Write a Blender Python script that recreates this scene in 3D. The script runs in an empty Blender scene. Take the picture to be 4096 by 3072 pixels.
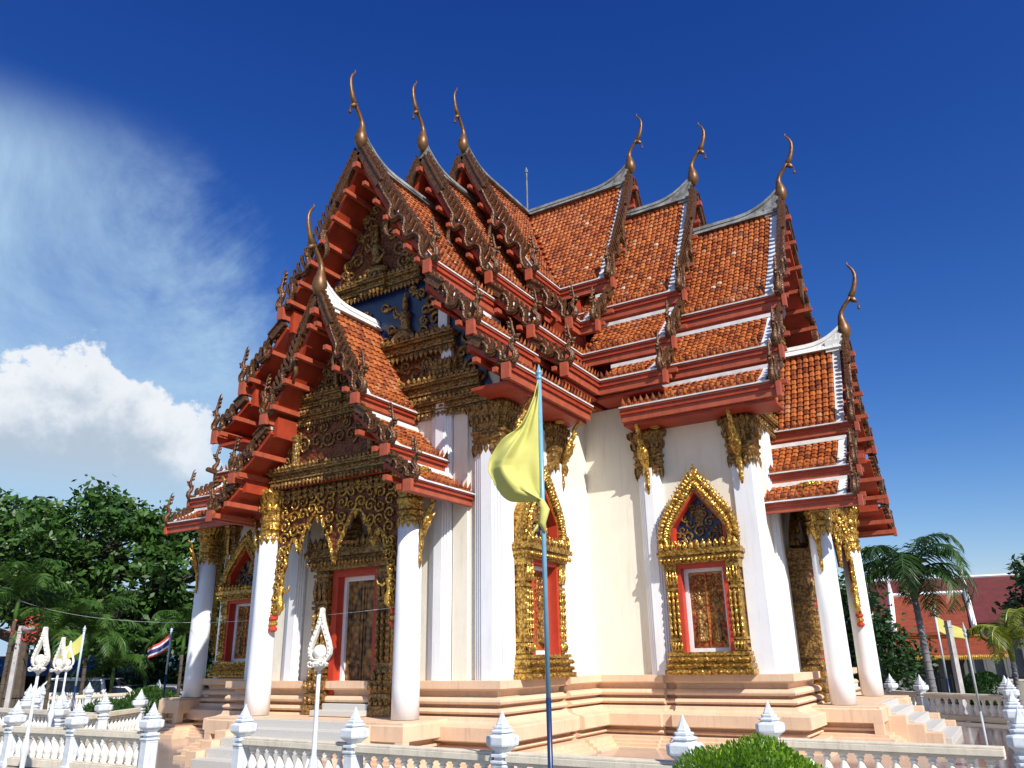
import bpy, math, random
from mathutils import Vector, Matrix
random.seed(7)
PI = math.pi
sc = bpy.context.scene
COL = sc.collection

# ------------------------------------------------------------------ helpers
class MB:
    def __init__(s): s.v = []; s.f = []; s.m = []; s.cur = 0
    def add(s, vs, fs):
        b = len(s.v); s.v += [tuple(p) for p in vs]
        for f in fs: s.f.append(tuple(b + i for i in f)); s.m.append(s.cur)
    def box(s, x0, x1, y0, y1, z0, z1):
        vs = [(x0,y0,z0),(x1,y0,z0),(x1,y1,z0),(x0,y1,z0),(x0,y0,z1),(x1,y0,z1),(x1,y1,z1),(x0,y1,z1)]
        s.add(vs, [(0,3,2,1),(4,5,6,7),(0,1,5,4),(1,2,6,5),(2,3,7,6),(3,0,4,7)])
    def prism(s, poly, a, b, fn):
        """poly: 2D outline; fn(p, q, d) -> 3D ; extruded from a to b"""
        n = len(poly)
        vs = [fn(p[0], p[1], a) for p in poly] + [fn(p[0], p[1], b) for p in poly]
        fs = [tuple(range(n)), tuple(range(2*n-1, n-1, -1))]
        fs += [(i, i+n, (i+1) % n + n, (i+1) % n) for i in range(n)]
        s.add(vs, fs)
    def tube(s, path, radii, n=6, up=(0,0,1), flat=1.0, cap=True):
        P = [Vector(p) for p in path]; up = Vector(up)
        rings = []; prev = None
        for i, p in enumerate(P):
            t = (P[min(i+1, len(P)-1)] - P[max(i-1, 0)])
            if t.length < 1e-9: t = Vector((0,0,1))
            t.normalize()
            if prev is None:
                a = t.cross(up)
                if a.length < 1e-4: a = t.cross(Vector((1,0,0)))
                a.normalize()
            else:
                a = prev - t * prev.dot(t)
                if a.length < 1e-5: a = t.cross(up)
                a.normalize()
            prev = a; b = t.cross(a)
            r = radii[i] if hasattr(radii, '__len__') else radii
            rings.append([p + a*(r*flat*math.cos(2*PI*k/n)) + b*(r*math.sin(2*PI*k/n)) for k in range(n)])
        vs = [q for r in rings for q in r]; fs = []
        for i in range(len(P)-1):
            for k in range(n):
                fs.append((i*n+k, i*n+(k+1) % n, (i+1)*n+(k+1) % n, (i+1)*n+k))
        if cap:
            fs.append(tuple(range(n-1, -1, -1))); fs.append(tuple(range((len(P)-1)*n, len(P)*n)))
        s.add(vs, fs)
    def lathe(s, prof, n=12, c=(0,0,0), mod=None, square=None):
        """prof [(r,z)]; square: chamfer share -> chamfered-square section"""
        if square is not None:
            q = square; pts = [(1,-q),(1,q),(q,1),(-q,1),(-1,q),(-1,-q),(-q,-1),(q,-1)]
        else:
            pts = [(math.cos(2*PI*k/n), math.sin(2*PI*k/n)) for k in range(n)]
        n = len(pts); vs = []
        for i, (r, z) in enumerate(prof):
            for k, (a, b) in enumerate(pts):
                rr = r * (mod(i, k, n) if mod else 1)
                vs.append((c[0]+a*rr, c[1]+b*rr, c[2]+z))
        fs = []
        for i in range(len(prof)-1):
            for k in range(n):
                fs.append((i*n+k, i*n+(k+1) % n, (i+1)*n+(k+1) % n, (i+1)*n+k))
        fs.append(tuple(range(n-1, -1, -1))); fs.append(tuple(range((len(prof)-1)*n, len(prof)*n)))
        s.add(vs, fs)
    def leaf(s, base, tip, w, nrm, th=0.02, belly=.4):
        """flame shaped blade from base to tip, width w, thickness th along nrm"""
        b = Vector(base); t = Vector(tip); nn = Vector(nrm).normalized()
        d = t-b; side = d.cross(nn).normalized()
        m = b + d*belly
        vs = [b-side*w*.3, m-side*w*.5, t, m+side*w*.5, b+side*w*.3]
        A = [p+nn*th*.5 for p in vs]; A[2] = t
        Bv = [p-nn*th*.5 for p in vs]; Bv[2] = t
        mid = [b+d*.45+nn*th*1.2]
        s.add(A+Bv+mid, [(0,1,10),(1,2,10),(2,3,10),(3,4,10),(4,0,10),(9,8,7,6,5),(0,5,6,1),(1,6,7,2),(2,7,8,3),(3,8,9,4),(4,9,5,0)])
    def scroll(s, c, r, turns, start, hand, fn, rad=.03, n=5, spikes=True):
        """spiral tube in a plane; fn(a,b,d)->3D"""
        N = int(10*turns)+3; path = []; rr = []
        for i in range(N):
            t = i/(N-1); a = start + hand*2*PI*turns*t; q = r*(1-t)**1.0*1.0+.012
            path.append(fn(c[0]+q*math.cos(a), c[1]+q*math.sin(a), .02+.02*t)); rr.append(rad*(1.05-.55*t)*(0.5 if i == 0 else 1))
        s.tube(path, rr, n)
        if spikes:
            for i in range(1, N-2, 2):
                t = i/(N-1); a = start + hand*2*PI*turns*t; q = r*(1-t)
                b0 = fn(c[0]+q*math.cos(a), c[1]+q*math.sin(a), .02)
                a2 = a - hand*.45; q2 = q + r*.42*(1-t*.6)
                t0 = fn(c[0]+q2*math.cos(a2), c[1]+q2*math.sin(a2), .03)
                nn = Vector(fn(0,0,1))-Vector(fn(0,0,0))
                s.leaf(b0, t0, r*.3, nn, .03)
    def build(s, name, mats, parent=None, smooth=False, bevel=0):
        me = bpy.data.meshes.new(name); me.from_pydata(s.v, [], s.f)
        if not isinstance(mats, (list, tuple)): mats = [mats]
        for m in mats: me.materials.append(m)
        if len(mats) > 1: me.polygons.foreach_set('material_index', s.m)
        if smooth: me.polygons.foreach_set('use_smooth', [True]*len(me.polygons))
        me.update()
        import bmesh as bm_
        b = bm_.new(); b.from_mesh(me); bm_.ops.recalc_face_normals(b, faces=b.faces[:]) if len(s.f) < 60000 else None
        b.to_mesh(me); b.free()
        o = bpy.data.objects.new(name, me); COL.objects.link(o)
        if parent: o.parent = parent
        if bevel:
            md = o.modifiers.new('bevel', 'BEVEL'); md.width = bevel; md.segments = 2; md.limit_method = 'ANGLE'
        return o

def tag(o, label=None, cat=None, group=None, kind=None):
    if label: o['label'] = label
    if cat: o['category'] = cat
    if group: o['group'] = group
    if kind: o['kind'] = kind
    return o
def empty(name, loc=(0,0,0), rz=0):
    o = bpy.data.objects.new(name, None); COL.objects.link(o); o.location = loc; o.rotation_euler = (0,0,rz)
    o.empty_display_size = .3
    return o
KIDS = {}
def kids(o): return [c for c in bpy.data.objects if c.parent == o]
def copy_tree(o, parent=None, childmap=None):
    c = o.copy(); COL.objects.link(c)
    if parent is not None: c.parent = parent
    for ch in childmap.get(o.name, []): copy_tree(ch, c, childmap)
    return c
def cmap():
    d = {}
    for o in bpy.data.objects:
        if o.parent: d.setdefault(o.parent.name, []).append(o)
    return d

# ------------------------------------------------------------------ materials
def mat(name, base, rough=.6, metal=0.0, var=0.0, vscale=6.0, bump=0.0, bscale=20.0, col2=None, spec=None, sub=None, stretch=None, detail=6, coat=0, island=0.0, trans=0, streak=0):
    m = bpy.data.materials.new(name); m.use_nodes = True
    nt = m.node_tree; N = nt.nodes; L = nt.links
    p = N['Principled BSDF']; p.inputs['Roughness'].default_value = rough; p.inputs['Metallic'].default_value = metal
    p.inputs['Base Color'].default_value = (*base, 1)
    if spec is not None: p.inputs['Specular IOR Level'].default_value = spec
    if coat: p.inputs['Coat Weight'].default_value = coat; p.inputs['Coat Roughness'].default_value = .15
    tc = N.new('ShaderNodeTexCoord'); mp = N.new('ShaderNodeMapping'); L.new(tc.outputs['Object'], mp.inputs[0])
    if stretch: mp.inputs['Scale'].default_value = stretch
    if var or col2:
        nz = N.new('ShaderNodeTexNoise'); nz.inputs['Scale'].default_value = vscale; nz.inputs['Detail'].default_value = detail
        nz.inputs['Roughness'].default_value = .65
        L.new(mp.outputs[0], nz.inputs['Vector'])
        rp = N.new('ShaderNodeValToRGB'); rp.color_ramp.elements[0].position = .35; rp.color_ramp.elements[1].position = .68
        c2 = col2 if col2 else tuple(max(0, c*(1-var)) for c in base)
        rp.color_ramp.elements[0].color = (*c2, 1); rp.color_ramp.elements[1].color = (*base, 1)
        L.new(nz.outputs['Fac'], rp.inputs[0]); src = rp.outputs[0]
        if island:
            g = N.new('ShaderNodeNewGeometry'); hs = N.new('ShaderNodeHueSaturation')
            mr = N.new('ShaderNodeMapRange'); mr.inputs['To Min'].default_value = 1-island; mr.inputs['To Max'].default_value = 1+island
            L.new(g.outputs['Random Per Island'], mr.inputs[0]); L.new(mr.outputs[0], hs.inputs['Value']); L.new(src, hs.inputs['Color']); src = hs.outputs[0]
        if streak:
            m2 = N.new('ShaderNodeMapping'); m2.inputs['Scale'].default_value = (7, 7, .55); L.new(tc.outputs['Object'], m2.inputs[0])
            ns = N.new('ShaderNodeTexNoise'); ns.inputs['Scale'].default_value = 1.6; ns.inputs['Detail'].default_value = 8; ns.inputs['Roughness'].default_value = .7; L.new(m2.outputs[0], ns.inputs['Vector'])
            ms = N.new('ShaderNodeMapRange'); ms.inputs['From Min'].default_value = .52; ms.inputs['From Max'].default_value = .78; ms.inputs['To Min'].default_value = 0; ms.inputs['To Max'].default_value = streak*2.2; L.new(ns.outputs['Fac'], ms.inputs[0])
            mx = N.new('ShaderNodeMix'); mx.data_type = 'RGBA'; mx.inputs[7].default_value = (base[0]*.42, base[1]*.40, base[2]*.38, 1)
            L.new(ms.outputs[0], mx.inputs[0]); L.new(src, mx.inputs[6]); src = mx.outputs[2]
        L.new(src, p.inputs['Base Color'])
    if bump:
        nb = N.new('ShaderNodeTexNoise'); nb.inputs['Scale'].default_value = bscale; nb.inputs['Detail'].default_value = 4
        L.new(mp.outputs[0], nb.inputs['Vector'])
        bp = N.new('ShaderNodeBump'); bp.inputs['Strength'].default_value = bump; bp.inputs['Distance'].default_value = .02
        L.new(nb.outputs['Fac'], bp.inputs['Height']); L.new(bp.outputs[0], p.inputs['Normal'])
    return m

def gold_mat(name, base, dark, rough=.32, scale=26, strength=1.0, metal=.75):
    m = bpy.data.materials.new(name); m.use_nodes = True
    nt = m.node_tree; N = nt.nodes; L = nt.links; p = N['Principled BSDF']
    p.inputs['Roughness'].default_value = rough; p.inputs['Metallic'].default_value = metal
    tc = N.new('ShaderNodeTexCoord')
    vo = N.new('ShaderNodeTexVoronoi'); vo.inputs['Scale'].default_value = scale; L.new(tc.outputs['Object'], vo.inputs['Vector'])
    nz = N.new('ShaderNodeTexNoise'); nz.inputs['Scale'].default_value = scale*.35; nz.inputs['Detail'].default_value = 5; L.new(tc.outputs['Object'], nz.inputs['Vector'])
    rp = N.new('ShaderNodeValToRGB'); rp.color_ramp.elements[0].color = (*base, 1); rp.color_ramp.elements[1].color = (*dark, 1)
    rp.color_ramp.elements[0].position = .3; rp.color_ramp.elements[1].position = .75
    ad = N.new('ShaderNodeMath'); ad.operation = 'MULTIPLY_ADD'; ad.inputs[1].default_value = .55; L.new(vo.outputs['Distance'], ad.inputs[0])
    m2 = N.new('ShaderNodeMath'); m2.operation = 'MULTIPLY'; m2.inputs[1].default_value = .6; L.new(nz.outputs['Fac'], m2.inputs[0]); L.new(m2.outputs[0], ad.inputs[2])
    L.new(ad.outputs[0], rp.inputs[0]); L.new(rp.outputs[0], p.inputs['Base Color'])
    iv = N.new('ShaderNodeMath'); iv.operation = 'SUBTRACT'; iv.inputs[0].default_value = 1; L.new(vo.outputs['Distance'], iv.inputs[1])
    bp = N.new('ShaderNodeBump'); bp.inputs['Strength'].default_value = strength; bp.inputs['Distance'].default_value = .03
    L.new(iv.outputs[0], bp.inputs['Height']); L.new(bp.outputs[0], p.inputs['Normal'])
    return m

def tile_mat():
    m = bpy.data.materials.new('glazed_tile'); m.use_nodes = True
    nt = m.node_tree; N = nt.nodes; L = nt.links; p = N['Principled BSDF']
    p.inputs['Roughness'].default_value = .5; p.inputs['Specular IOR Level'].default_value = .4
    g = N.new('ShaderNodeNewGeometry'); rp = N.new('ShaderNodeValToRGB'); cr = rp.color_ramp; cr.interpolation = 'LINEAR'
    cols = [(0, (.12,.026,.009)), (.2, (.24,.055,.013)), (.5, (.33,.082,.017)), (.8, (.42,.125,.027)), (.955, (.29,.065,.022)), (.985, (.40,.20,.10)), (1, (.48,.36,.25))]
    while len(cr.elements) < len(cols): cr.elements.new(.5)
    for e, (q, c) in zip(cr.elements, cols): e.position = q; e.color = (*c, 1)
    L.new(g.outputs['Random Per Island'], rp.inputs[0])
    tc = N.new('ShaderNodeTexCoord'); nz = N.new('ShaderNodeTexNoise'); nz.inputs['Scale'].default_value = 1.3; nz.inputs['Detail'].default_value = 8; nz.inputs['Roughness'].default_value = .7
    L.new(tc.outputs['Object'], nz.inputs['Vector'])
    n2 = N.new('ShaderNodeTexNoise'); n2.inputs['Scale'].default_value = 30; n2.inputs['Detail'].default_value = 4; L.new(tc.outputs['Object'], n2.inputs['Vector'])
    # weathering: pale lichen and soot that have shapes of their own
    mr = N.new('ShaderNodeMapRange'); mr.inputs['From Min'].default_value = .58; mr.inputs['From Max'].default_value = .74; mr.inputs['To Max'].default_value = .55
    L.new(nz.outputs['Fac'], mr.inputs[0])
    mm = N.new('ShaderNodeMath'); mm.operation = 'MULTIPLY'; L.new(mr.outputs[0], mm.inputs[0]); L.new(n2.outputs['Fac'], mm.inputs[1])
    mx = N.new('ShaderNodeMix'); mx.data_type = 'RGBA'; mx.inputs[7].default_value = (.55,.42,.28,1)
    L.new(mm.outputs[0], mx.inputs[0]); L.new(rp.outputs[0], mx.inputs[6])
    hs = N.new('ShaderNodeHueSaturation'); m3 = N.new('ShaderNodeMapRange'); m3.inputs['To Min'].default_value = .55; m3.inputs['To Max'].default_value = 1.4
    L.new(n2.outputs['Fac'], m3.inputs[0]); L.new(m3.outputs[0], hs.inputs['Value']); L.new(mx.outputs[2], hs.inputs['Color'])
    L.new(hs.outputs[0], p.inputs['Base Color'])
    return m

def leaf_mat(name, a, b, tr=.25, rough=.45):
    m = bpy.data.materials.new(name); m.use_nodes = True
    nt = m.node_tree; N = nt.nodes; L = nt.links; p = N['Principled BSDF']; out = N['Material Output']
    p.inputs['Roughness'].default_value = rough
    g = N.new('ShaderNodeNewGeometry'); rp = N.new('ShaderNodeValToRGB')
    rp.color_ramp.elements[0].color = (*a, 1); rp.color_ramp.elements[1].color = (*b, 1)
    L.new(g.outputs['Random Per Island'], rp.inputs[0]); L.new(rp.outputs[0], p.inputs['Base Color'])
    t = N.new('ShaderNodeBsdfTranslucent'); L.new(rp.outputs[0], t.inputs[0])
    mx = N.new('ShaderNodeMixShader'); mx.inputs[0].default_value = tr
    L.new(p.outputs[0], mx.inputs[1]); L.new(t.outputs[0], mx.inputs[2]); L.new(mx.outputs[0], out.inputs[0])
    return m

M = {}
M['tile'] = tile_mat()
M['red'] = mat('red_paint', (.42,.050,.016), .55, var=.38, vscale=2.2, bump=.15, bscale=30, streak=.25)
M['red2'] = mat('door_red', (.50,.045,.018), .5, var=.2, vscale=4)
M['pink'] = mat('salmon_fascia', (.43,.088,.040), .55, var=.30, vscale=5, bump=.15, bscale=40, streak=.3)
M['bronze'] = gold_mat('weathered_gilt', (.20,.085,.028), (.055,.024,.010), .42, 34, .35, .3)
M['gilt'] = mat('smooth_gilt', (.20,.095,.028), .42, .3, col2=(.10,.045,.015), vscale=9, bump=.12, bscale=50)
M['gold'] = gold_mat('bright_gold', (.78,.48,.10), (.20,.095,.016), .32, 20, .55, .65)
M['goldsm'] = gold_mat('smooth_gold', (.80,.50,.11), (.45,.24,.04), .3, 50, .35, .7)
M['golddk'] = gold_mat('old_gold', (.46,.265,.07), (.11,.055,.018), .4, 20, .5, .4)
M['screen'] = gold_mat('carved_screen', (.24,.09,.02), (.10,.012,.006), .5, 16, .8, .2)
M['shut'] = gold_mat('gilt_red_shutter', (.62,.36,.075), (.34,.03,.012), .4, 15, .5, .4)
M['blue'] = mat('blue_glass', (.010,.028,.11), .25, var=.5, vscale=30, bump=.2, bscale=60)
M['wall'] = mat('cream_plaster', (.79,.74,.63), .8, var=.09, vscale=1.0, bump=.15, bscale=60, streak=.16)
M['white'] = mat('white_paint', (.79,.805,.84), .6, var=.07, vscale=1.5, bump=.08, bscale=50, streak=.13)
M['whitecol'] = mat('column_white', (.82,.83,.855), .45, var=.06, vscale=1.1, streak=.13)
M['flash'] = mat('white_flashing', (.76,.78,.80), .55, col2=(.50,.52,.53), vscale=3)
M['lead'] = mat('weathered_ridge', (.30,.30,.29), .75, col2=(.075,.078,.075), vscale=2.6, bump=.3, bscale=25)
M['ridgewhite'] = mat('ridge_white', (.80,.80,.78), .6, col2=(.62,.62,.60), vscale=4)
M['peach'] = mat('peach_stone', (.76,.53,.36), .75, var=.16, vscale=1.4, bump=.2, bscale=45, streak=.22)
M['postw'] = mat('post_white', (.66,.71,.77), .6, var=.2, vscale=6, bump=.15, bscale=40, streak=.25)
M['railc'] = mat('rail_cream', (.74,.67,.54), .75, var=.2, vscale=4, bump=.2, bscale=50, streak=.3)
M['balw'] = mat('baluster_white', (.80,.77,.70), .6, var=.1, vscale=8)
M['stepg'] = mat('terrazzo_step', (.62,.60,.56), .6, col2=(.45,.43,.40), vscale=90, detail=2)
M['floor'] = mat('terrace_polished', (.36,.31,.28), .11, col2=(.22,.20,.19), vscale=1.2, bump=.04, bscale=3)
M['ground'] = mat('ground_concrete', (.27,.26,.24), .9, col2=(.17,.165,.155), vscale=.4, bump=.2, bscale=8)
M['asph'] = mat('asphalt', (.06,.06,.062), .9, var=.3, vscale=3, bump=.3, bscale=60)
M['flag'] = mat('yellow_cloth', (.56,.54,.15), .8, var=.12, vscale=3)
M['polelt'] = mat('pole_light_blue', (.17,.36,.50), .35, var=.15, vscale=9)
M['poledk'] = mat('pole_navy', (.012,.035,.11), .35, var=.2, vscale=9)
M['glass'] = mat('lamp_globe', (.82,.82,.78), .25)
M['lampw'] = mat('lamp_white', (.78,.76,.70), .5, var=.2, vscale=14, bump=.4, bscale=45)
M['bark'] = mat('bark', (.10,.075,.055), .9, var=.4, vscale=5, bump=.6, bscale=12)
M['palmbark'] = mat('palm_bark', (.20,.20,.21), .85, var=.35, vscale=6, stretch=(1,1,5), bump=.4, bscale=8)
M['black'] = mat('dark_iron', (.015,.015,.017), .5)
M['leafA'] = leaf_mat('leaf_tree', (.022,.065,.010), (.075,.165,.028))
M['leafB'] = leaf_mat('leaf_palm', (.025,.075,.012), (.085,.18,.025))
M['leafC'] = leaf_mat('leaf_hedge', (.12,.27,.015), (.32,.50,.045), .3)
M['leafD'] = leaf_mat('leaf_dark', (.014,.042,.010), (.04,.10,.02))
M['leafD2'] = leaf_mat('leaf_palm_dark', (.016,.05,.012), (.06,.13,.025))
M['leafY'] = leaf_mat('leaf_yellow', (.12,.17,.015), (.30,.32,.04))

# ------------------------------------------------------------------ temple
temple = empty('temple'); tag(temple, 'tall cream and white temple with stacked orange tiled roofs, gilded gables and curved horn finials', 'temple')

def A(u, s, z): return (u, -s, z)          # arm frame: u across, s outward, z up
W, L = 3.10, 6.65
def lerp(a, b, t): return a+(b-a)*t
def slope_pt(lv, t):
    r0, z0, r1, z1, sag = lv
    return lerp(r0, r1, t), lerp(z0, z1, t)-sag*4*t*(1-t)
def slope_len(lv): return math.hypot(lv[2]-lv[0], lv[3]-lv[1])

def tiles(mb, lv, s_out, s_in, side, valley):
    Ln = slope_len(lv); nr = max(2, int(Ln/.15)); w = .135
    nc = int((s_out-s_in)/w)+1
    for i in range(nr):
        t0 = i/nr; t1 = (i+1)/nr+.10/nr
        a = slope_pt(lv, t0); b = slope_pt(lv, min(t1, 1.03))
        dx, dz = b[0]-a[0], b[1]-a[1]; q = math.hypot(dx, dz); nx, nz = -dz/q, dx/q
        for j in range(nc):
            sc_ = s_out-(j+.5)*w
            if sc_ < s_in: break
            if valley and sc_ < b[0]+.03: break
            jit = random.uniform(-.007, .007); h0 = .012; h1 = .042+random.uniform(-.006,.012)
            vs = []
            for (p, h) in ((a, h0), (b, h1), (b, h1-.045)):
                for (ds, hh) in ((-.5, -.018), (-.22, .026), (.22, .026), (.5, -.018)):
                    u = p[0]+nx*(h+hh); z = p[1]+nz*(h+hh)
                    drop = .022 if p is b and abs(ds) < .4 else 0
                    vs.append(A(side*(u+dx/q*drop), sc_+ds*w+jit, z+dz/q*drop))
            fs = [(0,1,5,4),(1,2,6,5),(2,3,7,6),(4,5,9,8),(5,6,10,9),(6,7,11,10)]
            if side < 0: fs = [f[::-1] for f in fs]
            mb.add(vs, fs)

def roof_slab(mb, lv, s_out, s_in, side, valley):
    n = 8; vs = []; fs = []
    for i in range(n+1):
        t = i/n; u, z = slope_pt(lv, t); u2, z2 = slope_pt(lv, min(1, t+.01)); u1, z1 = slope_pt(lv, max(0, t-.01))
        dx, dz = u2-u1, z2-z1; q = math.hypot(dx, dz); nx, nz = -dz/q, dx/q
        si = max(s_in, u) if valley else s_in
        if i == n: pass
        for (off, ss) in ((-.01, s_out), (-.01, si), (-.10, si), (-.10, s_out)):
            vs.append(A(side*(u+nx*off), ss, z+nz*off))
    for i in range(n):
        b = i*4
        for k in range(4): fs.append((b+k, b+(k+1) % 4, b+4+(k+1) % 4, b+4+k))
    fs.append((0,3,2,1)); fs.append((n*4, n*4+1, n*4+2, n*4+3))
    mb.add(vs, fs)

def spline(P, k=5):
    out = []
    for i in range(len(P)-1):
        p0 = P[max(i-1,0)]; p1 = P[i]; p2 = P[i+1]; p3 = P[min(i+2,len(P)-1)]
        for j in range(k):
            t = j/k
            out.append(tuple(.5*((2*b)+(-a+c)*t+(2*a-5*b+4*c-d)*t*t+(-a+3*b-3*c+d)*t**3) for a, b, c, d in zip(p0, p1, p2, p3)))
    out.append(P[-1]); return out
WMAIN = [(.80,-1.42),(.97,-1.74),(.95,-2.0),(1.04,-2.14),(1.22,-2.10),(1.36,-2.26),(1.33,-2.50),(1.42,-2.70),(1.62,-2.70),(1.76,-2.84),(1.76,-3.10),(1.83,-3.34),(2.02,-3.46),(2.22,-3.42)]
WSKIRT = [(.34,-.22),(.44,-.42),(.42,-.60),(.56,-.66),(.68,-.58),(.78,-.74),(.78,-.94),(.92,-1.04),(1.06,-1.02)]
def gable_board(lv, side, s, main, big):
    """serpentine gilded bargeboard with flame teeth, in the plane s"""
    mb = MB(); r0, z0, r1, z1, sag = lv; dr, dz_ = r1-r0, z0-z1; Ln = slope_len(lv)
    tx0, tz0 = dr/Ln, -dz_/Ln; nx0, nz0 = -tz0, tx0
    if main:
        st = [(0,.10),(.28,-.45),(.60,-1.04)]; st = [(r0+a/2.05*dr+nx0*.05, z0+b/3.44*dz_+nz0*.05) for a, b in st]
        wv = [(r0+a/2.05*dr+nx0*.03, z0+b/3.44*dz_+nz0*.03) for a, b in WMAIN]
        wv = spline([st[-1]]+wv, 5)
    else:
        st = [(-.02,.06),(.30,-.20)]; st = [(r0+a*dr+nx0*.04, z0+b*dz_+nz0*.04) for a, b in st]
        wv = spline([st[-1]]+[(r0+a*dr+nx0*.05, z0+b*dz_+nz0*.05) for a, b in WSKIRT], 5)
    d0, d1 = s-.05, s+.06
    def ribbon(pts, h, d0, d1):
        vs = []; fs = []; n = len(pts)
        for i, (u, z) in enumerate(pts):
            a = pts[min(i+1, n-1)]; b = pts[max(i-1, 0)]; q = math.hypot(a[0]-b[0], a[1]-b[1]) or 1
            nx, nz = -(a[1]-b[1])/q, (a[0]-b[0])/q
            for (o, dd) in ((h, d0), (h, d1), (-h, d1), (-h, d0)): vs.append(A(side*(u+nx*o), dd, z+nz*o))
        for i in range(n-1):
            b = i*4
            for k in range(4): fs.append((b+k, b+(k+1) % 4, b+4+(k+1) % 4, b+4+k))
        fs.append((0,3,2,1)); fs.append((n*4-4, n*4-3, n*4-2, n*4-1)); mb.add(vs, fs)
    hs = .105*big
    ribbon(st, hs, d0, d1+.02)
    ribbon([(a+nx0*hs*.9, b+nz0*hs*.9) for a, b in st], .018*big, d0-.01, d1+.05)
    ribbon(wv, .062*big, d0+.002, d1)
    mb.tube([A(side*p[0], s+.065, p[1]) for p in wv], .030*big, 5)
    # flame teeth in a regular row
    nt = max(3, int(Ln/(.175*big)))
    for k in range(nt):
        t = (k+.35)/nt
        if t > .93: continue
        u = r0+dr*t; z = z0-dz_*t
        off = .10*big if (main and t < .31) else .07*big
        ln = (.33 if main else .30)*big
        b0 = (u+nx0*off, z+nz0*off); dx, dz = nx0*.70-tx0*.71, nz0*.70-tz0*.71; q = math.hypot(dx, dz); dx /= q; dz /= q
        wq = .036*big; px, pz = tx0, tz0
        lo = -.10 if (main and t > .36) or not main else 0
        poly = [(b0[0]+px*wq+nx0*lo, b0[1]+pz*wq+nz0*lo), (b0[0]+px*wq+dx*ln*.45+nx0*.03, b0[1]+pz*wq+dz*ln*.45+nz0*.03), (b0[0]+px*wq*.3+dx*ln*.8+nx0*.03, b0[1]+dz*ln*.8+pz*wq*.3+nz0*.03), (b0[0]+dx*ln-nx0*.02, b0[1]+dz*ln-nz0*.02), (b0[0]-px*wq*.55+dx*ln*.55, b0[1]-pz*wq*.55+dz*ln*.55), (b0[0]-px*wq*.7+nx0*lo, b0[1]-pz*wq*.7+nz0*lo)]
        mb.prism([(side*a, b) for a, b in poly], s-.03, s+.04, lambda p, q_, d: A(p, d, q_))
    if main:   # hook hanging below the first bend
        hk = [(.97,-1.70),(.93,-1.96),(.85,-2.16),(.84,-2.32),(.90,-2.44),(.98,-2.50)]
        hk = [(r0+a/2.05*dr, z0+b/3.44*dz_) for a, b in hk]
        mb.tube([A(side*a, s+.01, b) for a, b in spline(hk, 3)], [.075*big*(1-.85*(i/15)**2) for i in range(16)], 6)
    return mb

def naga(side, u, s, z, k=1.0):
    """hang hong: naga head tail finial at the foot of a bargeboard"""
    mb = MB()
    P = [(-.30,.02),(-.16,-.05),(-.02,-.08),(.10,-.04),(.17,.06),(.16,.16),(.08,.25),(.05,.33),(.10,.42),(.15,.50),(.12,.60),(.09,.74),(.075,.88),(.04,.98),(-.02,1.03)]
    R = [.05,.065,.075,.08,.085,.08,.07,.065,.07,.06,.042,.034,.026,.018,.006]
    mb.tube([A(side*(u+a*k), s+.03, z+b*k) for a, b in P], [r*k for r in R], 7)
    mb.tube([A(side*(u+a*k), s+.10, z+b*k) for a, b in P[1:10]], .022*k, 4)
    mb.leaf(A(side*(u+.14*k), s+.03, z+.50*k), A(side*(u+.30*k), s+.03, z+.56*k), .10*k, A(0,1,0), .06)
    mb.leaf(A(side*(u+.14*k), s+.03, z+.45*k), A(side*(u+.27*k), s+.03, z+.43*k), .08*k, A(0,1,0), .05)
    for a, b in ((.06,.36),(.06,.62),(.045,.74),(.03,.84)):
        mb.leaf(A(side*(u+a*k), s+.03, z+b*k), A(side*(u+(a-.09)*k), s+.03, z+(b+.10)*k), .07*k, A(0,1,0), .04)
    mb.leaf(A(side*(u-.12*k), s+.03, z+.0*k), A(side*(u-.10*k), s+.03, z+.26*k), .11*k, A(0,1,0), .05)
    return mb

def chofa(s, z, k=1.0):
    mb = MB()
    P = [(0,-.05),(0,0),(0,.06),(0,.15),(0,.25),(0,.35),(-.01,.46),(-.02,.58),(.01,.70),(.08,.82),(.18,.93),(.25,1.02)]
    R = [.02,.065,.112,.145,.150,.128,.094,.067,.052,.046,.046,.052]
    mb.tube([A(0, s+a*k, z+b*k) for a, b in P], [r*k for r in R], 14)
    P = [(.25,1.02),(.28,1.05),(.34,1.16),(.39,1.30),(.42,1.44),(.43,1.58),(.40,1.70),(.35,1.79),(.31,1.85),(.30,1.89),(.33,1.93)]
    R = [.05,.078,.066,.056,.047,.040,.033,.027,.021,.014,.004]
    mb.tube([A(0, s+a*k, z+b*k) for a, b in P], [r*k for r in R], 8, flat=.8)
    mb.leaf(A(0, s+.23*k, z+1.0*k), A(0, s+.42*k, z+.85*k), .12*k, (1,0,0), .09)
    mb.tube([A(0, s+.40*k, z+.88*k), A(0, s+.40*k, z+.77*k)], .007, 4)
    mb.lathe([(.012,.0),(.028,-.02),(.032,-.08),(.04,-.09)], 8, A(0, s+.40*k, z+.78*k))
    return mb

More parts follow.
